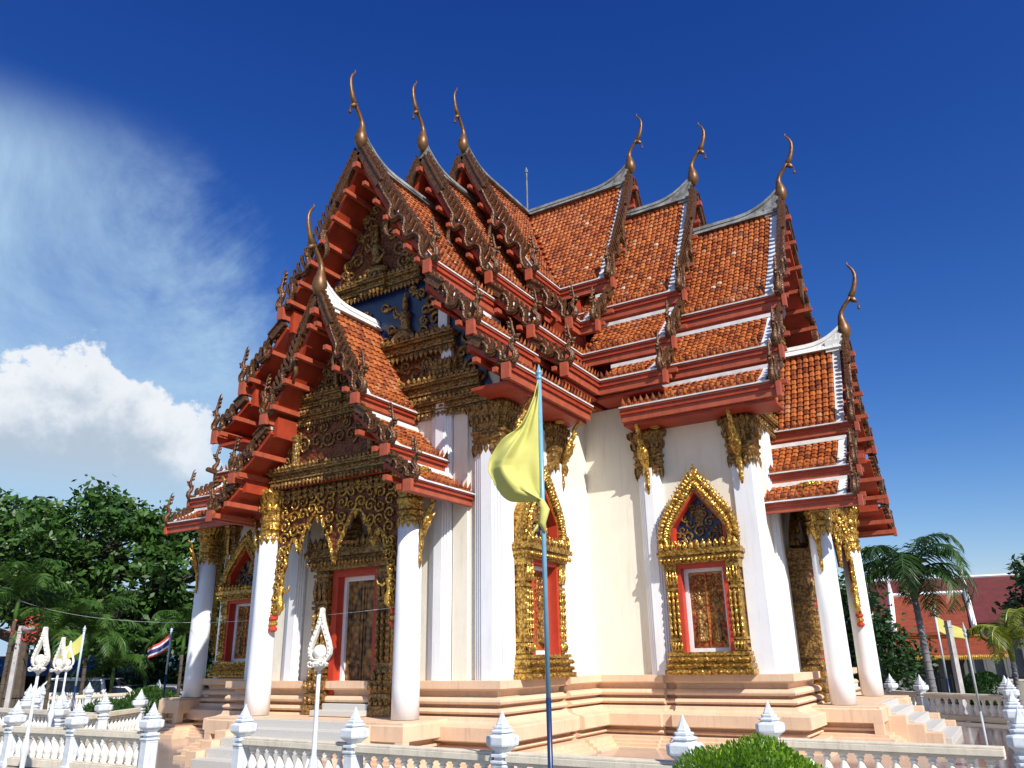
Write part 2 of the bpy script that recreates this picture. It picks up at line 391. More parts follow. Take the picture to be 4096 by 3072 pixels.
def ridge_cap(s_in, s_out, z, k=1.0):
    """z: level of the ridge top; flares up to the finial"""
    mb = MB(); N = 14; S = s_out-.02
    top = []; bot = []
    for i in range(N+1):
        s = lerp(s_in, S, i/N); q = max(0, 1-(S-s)/(1.25*k)); top.append((s, z+.50*k*q**2.4)); bot.append((s, z-.26-.0*q))
    vs = []; fs = []
    for (s, zt), (_, zb) in zip(top, bot):
        for w, zz in ((-.07, zt), (.07, zt), (.10, zt-.10), (.08, zt-.12), (.20, zb), (-.20, zb), (-.08, zt-.12), (-.10, zt-.10)):
            vs.append(A(w, s, zz))
    n = 8
    for i in range(N):
        for kx in range(n): fs.append((i*n+kx, i*n+(kx+1) % n, (i+1)*n+(kx+1) % n, (i+1)*n+kx))
    fs.append(tuple(range(n-1,-1,-1))); fs.append(tuple(range(N*n, N*n+n))); mb.add(vs, fs)
    mb.box(-.17, .17, -s_out+.02, -s_out+.42, z-.34, z-.06)
    return mb

def roof_tier(lvs, s_out, s_ins, valley, ridge_z, ridge_m, name, label, h, k=1.0, apex_purlin=True, ridge_in=None, wall_s=None, soff=None):
    """one telescoped roof: red timber part with its sub-parts"""
    red = MB()
    for lv, s_in, va in zip(lvs, s_ins, valley):
        for sd in (1, -1):
            roof_slab(red, lv, s_out-.02, s_in, sd, va)
            # vertical frieze above each skirt
    for i, (lv, s_in, va) in enumerate(zip(lvs, s_ins, valley)):
        if i:
            r = lv[0]; zb = lv[1]-.12; zt = lvs[i-1][3]-.05
            for sd in (1, -1):
                a, b = sorted((sd*(r-.14), sd*(r-.02)))
                red.box(a, b, -(s_out-.10), -(max(s_in, r) if va else s_in), zb, zt)
    # purlins: cross the gable board and show their ends
    pr = MB()
    ends = []; PL = []
    for i, lv in enumerate(lvs):
        ts = (.17,.33,.48,.62,.76,.90) if i == 0 else (.30,.80)
        if i == 0 and k < .8: ts = (.14,.38,.60,.84)
        for t in ts:
            u, z = slope_pt(lv, t); ends.append((i, u, z))
            for sd in (1, -1):
                q = MB(); q.box(sd*(u-.07)-.045, sd*(u-.07)+.045, -(s_out+.15), -(s_out-.85), z-.26, z-.17); PL.append(q)
    pr.box(-.07, .07, -(s_out+.17), -(s_out-.9), ridge_z-.50, ridge_z-.38)
    # back-set gable wall closing the roof end
    gw = wall_s if wall_s else s_out-.85
    poly = [(-lvs[0][2]+.08, lvs[0][3]-.30), (lvs[0][2]-.08, lvs[0][3]-.30)]
    for t in (1, .75, .5, .25): u, z = slope_pt(lvs[0], t); poly.append((u, z-.11))
    poly.append((0, lvs[0][1]-.20))
    for t in (.25, .5, .75, 1): u, z = slope_pt(lvs[0], t); poly.append((-u, z-.11))
    red.prism(poly[2:] if 0 else poly, gw-.06, gw, lambda p, q, d: A(p, d, q))
    if len(lvs) > 1:
        for i in range(1, len(lvs)):
            if i == 2 and k < 1: continue
            lv = lvs[i]; zt = lvs[i-1][3]-.31
            poly = [(-lv[2]+.1, lv[3]-.28), (lv[2]-.1, lv[3]-.28), (lv[2]-.1, lv[3]-.12), (lv[0]-.05, zt), (-lv[0]+.05, zt), (-lv[2]+.1, lv[3]-.12)]
            red.prism(poly, gw-.05-.012*i, gw-.012*i, lambda p, q, d: A(p, d, q))
    o = red.build(name, M['red'], temple); o['label'] = label
    pr.build('ridge_beam', M['pink'], o)
    for q in PL: q.build('purlin', M['pink'], o)
    # tiles per level
    lname = ['upper', 'middle', 'lower']
    for i, (lv, s_in, va) in enumerate(zip(lvs, s_ins, valley)):
        for sd in (1, -1):
            tb = MB(); tiles(tb, lv, s_out-.30, s_in, sd, va); tb.build('roof_tile_course', M['tile'], o)
        # eave antefixes
        for sd in (1, -1):
            ab = MB(); s = s_out-.36
            lim = max(s_in, lv[2]) if va else s_in
            while s > lim+.05:
                u, z = lv[2], lv[3]
                c = Vector(A(sd*(u+.02), s, z+.03)); t = c+Vector((sd*.06, 0, .17))
                w = .052; vs = [c+Vector((0,-w,0)), c+Vector((sd*.04,-w*.9,.07)), t, c+Vector((sd*.04,w*.9,.07)), c+Vector((0,w,0)), c+Vector((sd*.055,0,.05)), c+Vector((-sd*.02,0,.05))]
                ab.add(vs, [(0,1,5),(1,2,5),(2,3,5),(3,4,5),(4,0,5),(1,0,6),(2,1,6),(3,2,6),(4,3,6),(0,4,6)])
                s -= .135
            ab.build('eave_antefix', M['tile'], o)
        # eave fascia, with lead strip on top
        fh = .30*k if k < 1 else .30
        for sd in (1, -1):
            fb = MB()
            u, z = lv[2], lv[3]; lim = (max(s_in, u) if va else s_in)
            s0 = lim-(0.0 if va else .0)
            def bx(u0, u1, z0, z1, e=0.0, f=0.0):
                a, b = sorted((sd*u0, sd*u1)); fb.box(a, b, -(s_out+.06+e), -(s0-f), z0, z1)
            fb.cur = 0
            bx(u-.10, u+.005, z-fh, z-.15*k); 
            fb.cur = 1
            bx(u-.09, u+.045, z-.148*k, z-.06*k, -.003); 
            fb.cur = 0
            bx(u-.08, u+.075, z-.058*k, z-.022, .003)
            fb.cur = 2
            bx(u-.07, u+.095, z-.020, z+.006, .006)
            fb.cur = 0
            a, b = sorted((sd*(u-.30), sd*(u-.11)))
            # moulded end block
            fb.box(sd*(u-.02)-.085, sd*(u-.02)+.085, -(s_out+.14), -(s_out+.065), z-fh-.02, z-.03)
            fb.build('eave_board', [M['pink'], M['red'], M['flash']], o)
        # flashing along gable edge and against the walls
        for sd in (1, -1):
            wb = MB(); n = 8
            for (sa, sb, hh) in ((s_out-.30, s_out-.13, .03),):
                vs = []; fs = []
                for j in range(n+1):
                    u, z = slope_pt(lv, j/n)
                    vs += [A(sd*u, sa, z+hh*1.6), A(sd*u, sb, z+hh*2.4), A(sd*u, sb, z-.02), A(sd*u, sa, z-.02)]
                for j in range(n):
                    b = j*4
                    for q in range(4): fs.append((b+q, b+(q+1) % 4, b+4+(q+1) % 4, b+4+q))
                fs += [(0,3,2,1), (n*4, n*4+1, n*4+2, n*4+3)]
                wb.add(vs, fs)
            if i:
                r = lv[0]; a, b = sorted((sd*(r-.02), sd*(r+.10)))
                lim = max(s_in, r) if va else s_in
                wb.box(a, b, -(s_out-.14), -lim, lv[1]-.03, lv[1]+.055)
            wb.build('flashing', [M['flash'] if ridge_m is not M['ridgewhite'] else M['ridgewhite']], o)
        for sd in (1, -1):
            g = gable_board(lv, sd, s_out, i == 0, k if i == 0 else k*.95)
            g.build('bargeboard', M['bronze'], o)
            naga(sd, lv[2], s_out, lv[3]+.03, (.82 if i else .92)*(k**.5)).build('naga_finial', M['bronze'], o, smooth=True)
    ridge_cap(ridge_in if ridge_in is not None else s_ins[0], s_out, ridge_z, k).build('ridge_cap', ridge_m, o)
    chofa(s_out+.02, h, 1.0).build('horn_finial', M['gilt'], o, smooth=True)
    return o

def lv_main(d, n=3):
    return [(0, 12.42+d, 2.05, 9.22+d, .16), (1.98, 8.76+d, 3.09, 7.67+d, .04), (3.0, 7.24+d, 3.84, 6.67+d, .03)][:n]
tierparts = []
LA1, LA2, LA3, LAP = 7.47, 5.26, 3.47, 8.40
D2, D3 = .70, 1.54
Z1, Z2, Z3 = 12.58, 13.75, 14.88
l3 = lv_main(D3, 2); l3[0] = (0, Z3-.2, 2.05, 9.22+D3, .16)
l2 = lv_main(D2, 3); l2[0] = (0, Z2-.2, 2.05, 9.22+D2, .16)
l1 = lv_main(0, 3)
tierparts.append(roof_tier(l1, LA1, [4.40, 4.95, 4.32], [False]*3, Z1, M['lead'], 'outer_roof', 'lowest and outermost of the three stacked orange tiled roofs of its wing', 12.66, ridge_in=4.35, wall_s=6.63))
tierparts.append(roof_tier(l2, LA2, [2.62, 3.09, 3.84], [False, True, True], Z2, M['lead'], 'middle_roof', 'middle of the three stacked orange tiled roofs of its wing', 13.94, ridge_in=2.55))
tierparts.append(roof_tier(l3, LA3, [0.0, 3.09], [True, True], Z3, M['lead'], 'inner_roof', 'highest of the stacked orange tiled roofs, meeting the others over the crossing', 14.99, ridge_in=0.0))
lp = [(0, 8.50, 1.20, 6.36, .09), (1.14, 6.02, 1.95, 5.29, .03), (1.88, 5.02, 2.48, 4.61, .02)]
porch_roof = roof_tier(lp, LAP, [6.66, 6.66, 6.66], [False]*3, 8.68, M['ridgewhite'], 'porch_roof', 'small three level tiled porch roof with a white ridge', 8.62, k=.72, ridge_in=6.66, wall_s=7.72)
ldp = [(0, 9.60, 4.44, 6.77, .10), (4.34, 6.42, 5.18, 5.93, .03), (5.10, 5.58, 5.76, 5.20, .02)]

# ---- wing under-eave soffits
def soffit(sd):
    mb = MB()
    if 1:
        a, b = sorted((sd*(W-.1), sd*3.76))
        mb.box(a, b, -(LA1-.02), -4.34, 6.30, 6.36)
        mb.box(a, b, -(LA2-.02), -3.70, 6.98, 7.04)
        mb.box(*sorted((sd*3.12, sd*3.02)), -LA1+.05, -4.0, 6.10, 6.30) if 0 else None
    return mb
soff = [soffit(q).build('soffit', M['red'], temple) for q in (1, -1)]

# ---- pilasters
def flare_capital(mb, c, z0, z1, w, d, sx=1):
    """square flared lotus capital, half widths w (x) and d (y) at the neck"""
    H = z1-z0
    prof = [(0,1.02),(.05,1.12),(.08,1.02),(.14,1.10),(.17,1.18),(.20,1.05),(.28,1.08),(.31,1.20),(.35,1.22),(.38,1.04),(.55,1.08),(.58,1.18),(.62,1.10),(.80,1.22),(.90,1.36),(.94,1.42),(1,1.32)]
    n = 40; vs = []; fs = []
    for j, (t, k) in enumerate(prof):
        for i in range(n):
            a = 2*PI*i/n; ca, sa = math.cos(a), math.sin(a); e = .32
            x = math.copysign(abs(ca)**e, ca); y = math.copysign(abs(sa)**e, sa)
            rib = 1+(.07 if (i % 2 and t > .36) else 0)
            vs.append((c[0]+x*(w*k*rib), c[1]+y*(d*k*rib), z0+H*t))
    for j in range(len(prof)-1):
        for i in range(n): fs.append((j*n+i, j*n+(i+1) % n, (j+1)*n+(i+1) % n, (j+1)*n+i))
    fs += [tuple(range(n-1,-1,-1)), tuple(range((len(prof)-1)*n, len(prof)*n))]
    mb.add(vs, fs)
    for t, kk, hh in ((.60,1.20,.12),(.90,1.42,.10)):     # rows of upright leaves
        for sx_, sy_ in ((1,0),(-1,0),(0,1),(0,-1)):
            m = 6
            for i in range(m):
                q = -1+2*(i+.5)/m
                x = c[0]+(sx_*w*kk if sx_ else q*w*kk*.92); y = c[1]+(sy_*d*kk if sy_ else q*d*kk*.92)
                mb.leaf((x, y, z0+H*t-.06), (x+sx_*.03, y+sy_*.03, z0+H*t+hh), .07, (sx_, sy_, 0), .02)
    for sx_, sy_ in ((1,0),(-1,0),(0,1),(0,-1)):            # leaves hanging on to the shaft
        m = 5
        for i in range(m):
            q = -1+2*(i+.5)/m
            x = c[0]+(sx_*w*1.04 if sx_ else q*w*.95); y = c[1]+(sy_*d*1.04 if sy_ else q*d*.95)
            mb.leaf((x, y, z0+.04), (x, y, z0-.20-.05*(i % 2)), .12, (sx_, sy_, 0), .02)

def bracket(mb, base, out, z0, z1, reach, w=.07, fn=None):
    """slender naga eave bracket; base (x,y), out unit vector (x,y)"""
    P = [(.02,0),(.05,.10),(.03,.20),(.10,.30),(.10,.38),(.20,.48),(.34,.56),(.40,.64),(.44,.72),(.60,.78),(.62,.88),(.82,.96),(.96,1.0)]
    R = [.3,.8,.6,1,.8,1.5,1.9,1.7,1.2,.9,.8,.75,.5]
    H = z1-z0
    pts = [(base[0]+out[0]*reach*a, base[1]+out[1]*reach*a, z0+H*b) for a, b in P]
    mb.tube(pts, [w*r for r in R], 6, up=(out[1], -out[0], 0), flat=.6)
    for a, b, q in ((.2,.5,.16),(.32,.58,.2),(.44,.74,.16),(.5,.66,-.12)):
        p = Vector((base[0]+out[0]*reach*a, base[1]+out[1]*reach*a, z0+H*b))
        mb.leaf(p, p+Vector((out[0]*q, out[1]*q, .14)), .09, (out[1], -out[0], 0), .04)

PIL = []
def pilaster(cx, cy, hw, hd, z0, z1, face, cap=(5.46, 6.28), br=None, reach=.62):
    """shaft with stepped ribs. cx,cy centre; hw half width x, hd half depth y"""
    mb = MB()
    if cap: z1 = cap[0]+.04
    mb.box(cx-hw, cx+hw, cy-hd, cy+hd, z0, z1)
    for k in range(1, 4):
        sx, sy = (1, 0) if abs(face[0]) else (0, 1)
        f = 1-.19*k
        e = .022*k
        if abs(face[1]): mb.box(cx-hw*f, cx+hw*f, cy-hd-e, cy+hd+e, z0+.002*k, z1-.01*k)
        else: mb.box(cx-hw-e, cx+hw+e, cy-hd*f, cy+hd*f, z0+.002*k, z1-.01*k)
    o = mb.build('pilaster', M['white'], temple, bevel=.008)
    if cap:
        cb = MB(); flare_capital(cb, (cx, cy), cap[0], cap[1], hw*.98+.03, hd*.98+.05)
        cb.build('capital', M['golddk'], o)
    if br:
        bb = MB()
        for (bx_, by_) in br:
            b0 = (cx+bx_*(hw+.05), cy+by_*(hd+.05))
            bracket(bb, b0, (bx_, by_), (cap[0] if cap else 5.4)-.55, 6.32, reach)
        bb.build('eave_bracket', M['gold'], o, smooth=True)
    PIL.append(o); return o

armparts = list(tierparts)+soff
for sd in (1, -1):
    # corner pilaster of the wing, pilaster beyond the window, pilasters on the end wall
    armparts.append(pilaster(sd*2.87, -6.52, .29, .20, 1.40, 6.28, (0,-1), br=[(sd, 0)], reach=.56))
    armparts.append(pilaster(sd*3.12, -4.60, .11, .23, 1.40, 6.28, (sd, 0), cap=(5.46,6.28), br=[(sd,0)], reach=.50))
    armparts.append(pilaster(sd*1.82, -6.62, .23, .13, 1.40, 6.75, (0,-1), cap=(6.72,7.36)))

# ---- windows
def antefix_row(mb, x0, x1, z, h, d, fn, step=.13, w=.11, down=False):
    n = max(2, int((x1-x0)/step))
    nn = Vector(fn(0,0,1))-Vector(fn(0,0,0))
    for i in range(n):
        x = lerp(x0, x1, (i+.5)/n); hh = h*random.uniform(.9,1.1)
        mb.leaf(fn(x, z, d), fn(x, z-hh if down else z+hh, d+.01), w, nn, .04)

def window(fn, name='window'):
    """fn(a,z,d): a across (centre 0), z height, d out of wall"""
    fr = MB()
    def bx(a0, a1, z0, z1, d0, d1, mb=fr):
        ps = [fn(a, z, d) for z in (z0, z1) for d in (d0, d1) for a in (a0, a1)]
        mb.add(ps, [(0,1,3,2),(4,6,7,5),(0,4,5,1),(2,3,7,6),(0,2,6,4),(1,5,7,3)])
    # sill mouldings
    for a, z0, z1, d in ((.84,1.412,1.50,.40),(.80,1.50,1.53,.34),(.82,1.53,1.60,.37),(.78,1.60,1.64,.31),(.80,1.64,1.72,.36),(.75,1.72,1.75,.30),(.78,1.75,1.81,.34)):
        bx(-a, a, z0, z1, .002, d)
    for z, hh in ((1.46,.07),(1.575,.06),(1.68,.07)): antefix_row(fr, -.78, .78, z-.03, hh, .385, fn, .12, .12)
    # pilasters each side
    for sd in (1, -1):
        a0, a1 = sorted((sd*.50, sd*.74))
        bx(a0+.03, a1-.03, 1.81, 3.44, .002, .24)
        for t in (1.83,1.95,2.02,2.95,3.05): bx(a0-.0, a1+.0, t, t+.05, .003, .275)
        bx(a0-.01, a1+.01, 3.32, 3.44, .003, .30)
        for aa in (.52,.605,.69):
            fr.tube([fn(sd*aa, 2.05, .255), fn(sd*aa, 2.9, .255)], .024, 6)
            for i in range(7):
                z = 2.08+i*.12
                fr.leaf(fn(sd*aa, z, .275), fn(sd*aa, z+.13, .285), .06, Vector(fn(0,0,1))-Vector(fn(0,0,0)), .03)
        for aa in (.51,.57,.63,.69):
            fr.leaf(fn(sd*aa, 3.06, .27), fn(sd*aa, 3.36, .30), .07, Vector(fn(0,0,1))-Vector(fn(0,0,0)), .04)
            fr.leaf(fn(sd*aa, 2.0, .27), fn(sd*aa, 1.84, .30), .07, Vector(fn(0,0,1))-Vector(fn(0,0,0)), .04)
    # cornice
    for a, z0, z1, d in ((.76,3.44,3.50,.33),(.80,3.50,3.56,.38),(.78,3.56,3.60,.35),(.83,3.60,3.68,.42),(.80,3.68,3.72,.38)):
        bx(-a, a, z0, z1, .002, d)
    antefix_row(fr, -.80, .80, 3.71, .17, .37, fn, .115, .105)
    antefix_row(fr, -.80, .80, 3.55, -.09, .385, fn, .08, .07)
    # pointed arch bands
    path = [(.72,3.72),(.735,3.92),(.70,4.14),(.60,4.36),(.46,4.56),(.30,4.78),(.14,4.98),(0,5.14)]
    nrm = Vector(fn(0,0,1))-Vector(fn(0,0,0))
    def band(scale_in, wd, d0, d1, mb=fr):
        pts = []
        for i, (a, z) in enumerate(path): pts.append((a*scale_in, 3.72+(z-3.72)*scale_in if 1 else z))
        for sd in (1, -1):
            vs = []; fs = []
            for i, (a, z) in enumerate(pts):
                a1, z1 = pts[min(i+1, len(pts)-1)]; a_, z_ = pts[max(i-1, 0)]
                tx, tz = a1-a_, z1-z_; q = math.hypot(tx, tz); nx, nz = tz/q, -tx/q
                if i == len(pts)-1: nx, nz = 0, 1
                for (o, dd) in ((0, d0), (0, d1), (-wd, d1), (-wd, d0)):
                    aa = a+nx*o if i < len(pts)-1 else 0
                    zz = z+nz*o if i < len(pts)-1 else z+(o*1.35 if o else 0)
                    vs.append(fn(sd*max(aa, 0), zz, dd))
            for i in range(len(pts)-1):
                b = i*4
                for k in range(4): fs.append((b+k, b+(k+1) % 4, b+4+(k+1) % 4, b+4+k))
            fs += [(0,3,2,1), (len(pts)*4-4, len(pts)*4-3, len(pts)*4-2, len(pts)*4-1)]
            mb.add(vs, fs)
        return pts
    band(1.0, .07, .002, .27); band(.935, .05, .003, .31); band(.87, .06, .002, .28)
    for sc_, dd, ln, st in ((1.0, .28, .15, 3), (.90, .31, .07, 4)):
        for i in range(len(path)-1):
            for j in range(st):
                t = (j+.5)/st; a = lerp(path[i][0], path[i+1][0], t)*sc_; z = 3.72+(lerp(path[i][1], path[i+1][1], t)-3.72)*sc_
                tx, tz = path[i+1][0]-path[i][0], path[i+1][1]-path[i][1]; q = math.hypot(tx, tz); nx, nz = tz/q, -tx/q
                for sd in (1, -1):
                    fr.leaf(fn(sd*(a-nx*.04), z-nz*.04, dd), fn(sd*(a+nx*ln*.8), z+nz*ln*.8+ln*.6, dd+.02), .11, nrm, .05)
    for i, (zz, w) in enumerate(((5.08,.15),(5.18,.11),(5.28,.07))): fr.leaf(fn(0, zz-.05, .2), fn(0, zz+.16, .2), w, nrm, .10)
    # scrolls at the arch foot
    for sd in (1, -1):
        fr.scroll((sd*.70, 3.86), .10, 1.2, 0 if sd > 0 else PI, sd, lambda p, q, d: fn(p, q, d+.33), .03)
        fr.scroll((sd*.50, 3.84), .08, 1.2, 0 if sd > 0 else PI, -sd, lambda p, q, d: fn(p, q, d+.30), .025)
    o = fr.build(name, M['gold'], temple)
    # red reveals + white frame
    rv = MB()
    bx(-.50, -.42, 1.81, 3.44, .02, .27, rv); bx(.42, .50, 1.81, 3.44, .02, .27, rv); bx(-.42, .42, 3.36, 3.44, .02, .27, rv)
    for sd in (1, -1):
        a0, a1 = sorted((sd*.50, sd*.56)); bx(a0, a1, 3.72, 4.20, .02, .27, rv)
        vs = [fn(sd*.56, 4.2, .02), fn(sd*.56, 4.2, .27), fn(0, 4.90, .27), fn(0, 4.90, .02), fn(sd*.50, 4.17, .02), fn(sd*.50, 4.17, .27), fn(0, 4.82, .27), fn(0, 4.82, .02)]
        rv.add(vs, [(0,1,2,3),(4,7,6,5),(0,4,5,1),(1,5,6,2),(2,6,7,3),(3,7,4,0)])
    rv.build('reveal', M['red2'], o)
    wf = MB()
    for a0, a1, z0, z1 in ((-.42,-.34,1.81,3.36),(.34,.42,1.81,3.36),(-.34,.34,1.81,1.88),(-.34,.34,3.29,3.36)): bx(a0, a1, z0, z1, .005, .075, wf)
    wf.build('window_frame', M['white'], o)
    sh = MB()
    bx(-.33, -.012, 1.89, 3.27, .005, .05, sh); bx(.012, .33, 1.89, 3.27, .005, .05, sh); bx(-.02, .02, 1.89, 3.27, .004, .07, sh)
    so = sh.build('shutter', M['shut'], o)
    sg = MB()
    for sd in (1, -1):
        for (zc, ww, hh) in ((2.12,.12,.30),(2.42,.11,.26),(2.70,.09,.22)):
            sg.leaf(fn(sd*.17, zc-.1, .055), fn(sd*.17, zc+hh, .06), ww*2, nrm, .03, .25)
        sg.tube([fn(sd*.17, 2.0, .06), fn(sd*.17, 2.5, .06)], [.09,.05], 8, flat=1)
        for i in range(5):
            for j in range(3): sg.scroll((sd*(.07+.095*j), 2.78+.10*i), .045, 1.1, random.uniform(0, 6), random.choice((1,-1)), lambda p, q, d: fn(p, q, d+.035), .014, 4, False)
        for i in range(12): sg.leaf(fn(sd*(.05 if i % 2 else .29), 1.95+.065*i, .055), fn(sd*(.09 if i % 2 else .25), 2.03+.065*i, .06), .05, nrm, .015)
    sg.build('shutter_ornament', M['golddk'], so)
    ty = MB()
    ty.cur = 0
    poly = [(-.54,3.76),(.54,3.76),(.54,4.15),(0,4.78),(-.54,4.15)]
    ty.prism(poly, .01, .05, lambda p, q, d: fn(p, q, d))
    ty.cur = 1
    ty.scroll((0, 4.08), .13, 1.6, 0, 1, lambda p, q, d: fn(p, q, d+.05), .03)
    for sd in (1, -1):
        for (a, z, r) in ((.12,3.84,.07),(.46,4.02,.06),(.30,4.36,.07),(.12,4.55,.06),(.24,3.98,.11),(.38,3.88,.09),(.20,4.24,.09),(.36,4.12,.08),(.09,4.42,.07)):
            ty.scroll((sd*a, z), r, 1.3, random.uniform(0, 6), sd, lambda p, q, d: fn(p, q, d+.05), .026)
    ty.leaf(fn(0, 4.2, .07), fn(0, 4.68, .07), .20, nrm, .04)
    ty.build('tympanum', [M['blue'], M['golddk']], o)
    return o
for sd in (1, -1):
    armparts.append(window(lambda a, z, d, sd=sd: A(sd*(W+d), 5.58+a, z)))

# ---- doorway at the wing end
def doorway():
    fn = lambda a, z, d: A(a, L+d, z); nrm = Vector((0,-1,0)); fr = MB()
    def bx(a0, a1, z0, z1, d0, d1, mb=fr): mb.box(a0, a1, -(L+d1), -(L+d0), z0, z1)
    for sd in (1, -1):
        a0, a1 = sorted((sd*.60, sd*1.0))
        for z0, z1, e, d in ((.845,1.0,.06,.46),(1.0,1.06,.03,.41),(1.06,1.2,.05,.45),(1.2,1.26,.02,.40),(1.26,1.42,.06,.47),(1.42,1.50,.0,.42)):
            bx(a0-e, a1+e, z0, z1, .02, d)
        bx(a0+.04, a1-.04, 1.5, 3.42, .02, .38)
        for z in (1.55,1.66,2.7,2.8,3.30): bx(a0, a1, z, z+.06, .025, .43)
        for aa in (.68,.80,.92):
            fr.tube([fn(sd*aa, 1.74, .40), fn(sd*aa, 2.66, .40)], .03, 6)
            for i in range(7): fr.leaf(fn(sd*aa, 1.76+i*.125, .43), fn(sd*aa, 1.9+i*.125, .44), .07, nrm, .03)
            fr.leaf(fn(sd*aa, 2.86, .41), fn(sd*aa, 3.28, .46), .10, nrm, .05)
        antefix_row(fr, a0-.04, a1+.04, 1.26, .14, .475, fn, .11, .10); antefix_row(fr, a0-.04, a1+.04, 1.02, .12, .455, fn, .11, .10)
        antefix_row(fr, a0-.03, a1+.03, 1.42, .2, .43, fn, .12, .10)
    for a, z0, z1, d in ((1.04,3.42,3.52,.48),(1.08,3.52,3.60,.54),(1.05,3.60,3.66,.50),(1.12,3.66,3.78,.60),(1.08,3.78,3.84,.54)): bx(-a, a, z0, z1, .02, d)
    antefix_row(fr, -1.1, 1.1, 3.83, .22, .54, fn, .13, .12); antefix_row(fr, -1.08, 1.08, 3.60, -.12, .55, fn, .09, .08)
    for sd in (1, -1):
        pts = [(.95,3.9),(.85,4.2),(.6,4.5),(.3,4.8),(.0,5.1)]
        fr.tube([fn(sd*a, z, .2) for a, z in pts], .10, 6)
        for a, z in pts[:-1]: fr.scroll((sd*a, z+.1), .12, 1.2, 0, sd, lambda p, q, d: fn(p, q, d+.28), .03)
    # seated image over the door
    fr.lathe([(.30,0),(.34,.05),(.26,.10),(.30,.15),(.22,.2)], 12, fn(0, 3.86, .36))
    fr.tube([fn(-.2,4.12,.42), fn(0,4.10,.48), fn(.2,4.12,.42)], .07, 6); fr.tube([fn(0,4.1,.36), fn(0,4.3,.36), fn(0,4.42,.36)], [.12,.10,.05], 8)
    fr.lathe([(.05,0),(.075,.07),(.06,.13),(.03,.18),(.01,.28)], 8, fn(0, 4.44, .36))
    o = fr.build('doorway', M['golddk'], temple)
    r = MB()
    bx(-.60, -.46, .86, 3.42, .02, .30, r); bx(.46, .60, .86, 3.42, .02, .30, r); bx(-.46, .46, 3.30, 3.42, .02, .30, r)
    r.build('reveal', M['red2'], o)
    w = MB()
    bx(-.46, -.39, 1.0, 3.30, .015, .12, w); bx(.39, .46, 1.0, 3.30, .015, .12, w); bx(-.39, .39, 3.22, 3.30, .015, .12, w)
    w.build('door_frame', M['white'], o)
    d = MB(); bx(-.39, -.01, 1.02, 3.22, .01, .06, d); bx(.01, .39, 1.02, 3.22, .01, .06, d); bx(-.02, .02, 1.02, 3.22, .012, .08, d)
    for sd in (1, -1):
        for z0, z1 in ((1.12,1.7),(1.78,2.4),(2.48,3.08)):
            for (q0, q1, y0, y1) in ((.06,.30,z0,z0+.02),(.06,.30,z1-.02,z1),(.06,.08,z0,z1),(.28,.30,z0,z1)):
                a0, a1 = sorted((sd*q0, sd*q1)); bx(a0, a1, y0, y1, .062, .075, d)
    d.build('door', M['door'], o)
    return o
M['door'] = gold_mat('painted_door', (.40,.20,.05), (.035,.022,.014), .45, 9, .3, .2)
armparts.append(doorway())

# ---- gable end ornament of the wing (above the porch)
def band_cornice(mb, fn, x0, x1, z, d, k=1.0, leaves=True):
    for (e, a, b, q) in ((0,0,.06,.10),(.02,.06,.10,.16),(-.01,.10,.22,.12),(.03,.22,.27,.20),(.05,.27,.31,.24)):
        p0 = fn(x0-e, z+a*k, d); p1 = fn(x1+e, z+b*k, d+q*k)
        xs = sorted((p0[0], p1[0])); ys = sorted((p0[1], p1[1])); mb.box(xs[0], xs[1], ys[0], ys[1], p0[2], p1[2])
    if leaves:
        antefix_row(mb, x0, x1, z+.31*k, .14*k, d+.20*k, fn, .13*k, .11*k)
        antefix_row(mb, x0, x1, z+.03*k, -.16*k, d+.12*k, fn, .12*k, .11*k)
    n = int((x1-x0)/(.22*k)); nn = Vector(fn(0,0,1))-Vector(fn(0,0,0))
    for i in range(n):
        x = lerp(x0, x1, (i+.5)/n); mb.leaf(fn(x-.07*k, z+.16*k, d+.125*k), fn(x+.09*k, z+.16*k, d+.13*k), .08*k, nn, .03, .5)

def gfig(mb, fn, x, z, k=1.0, face=1, kneel=True):
    """kneeling worshipper in relief"""
    T = lambda pts, rr, n=8: mb.tube([fn(x+face*a*k, z+b*k, d*k) for a, b, d in pts], [r*k for r in rr], n)
    T([(.0,.30,.12),(-.02,.52,.12),(-.04,.72,.13),(-.03,.90,.13),(-.04,1.0,.13)], [.20,.13,.17,.18,.06])
    T([(-.04,.98,.13),(-.05,1.08,.14),(-.05,1.2,.14),(-.05,1.28,.14)], [.06,.10,.10,.05])
    T([(-.05,1.24,.14),(-.05,1.36,.14),(-.05,1.52,.14),(-.05,1.72,.14)], [.09,.075,.035,.008])
    T([(-.16,.90,.16),(-.34,.78,.20),(-.40,.92,.22),(-.36,1.14,.22)], [.06,.05,.045,.03])
    T([(.10,.88,.16),(-.06,.74,.26),(-.26,.96,.26),(-.34,1.16,.24)], [.06,.05,.045,.03])
    if kneel:
        T([(.05,.30,.12),(-.16,.14,.16),(-.46,.0,.16),(-.62,-.04,.14)], [.20,.19,.12,.06])
        T([(.08,.26,.10),(.14,.08,.14),(-.1,.02,.2),(-.3,.0,.2)], [.18,.15,.1,.07])

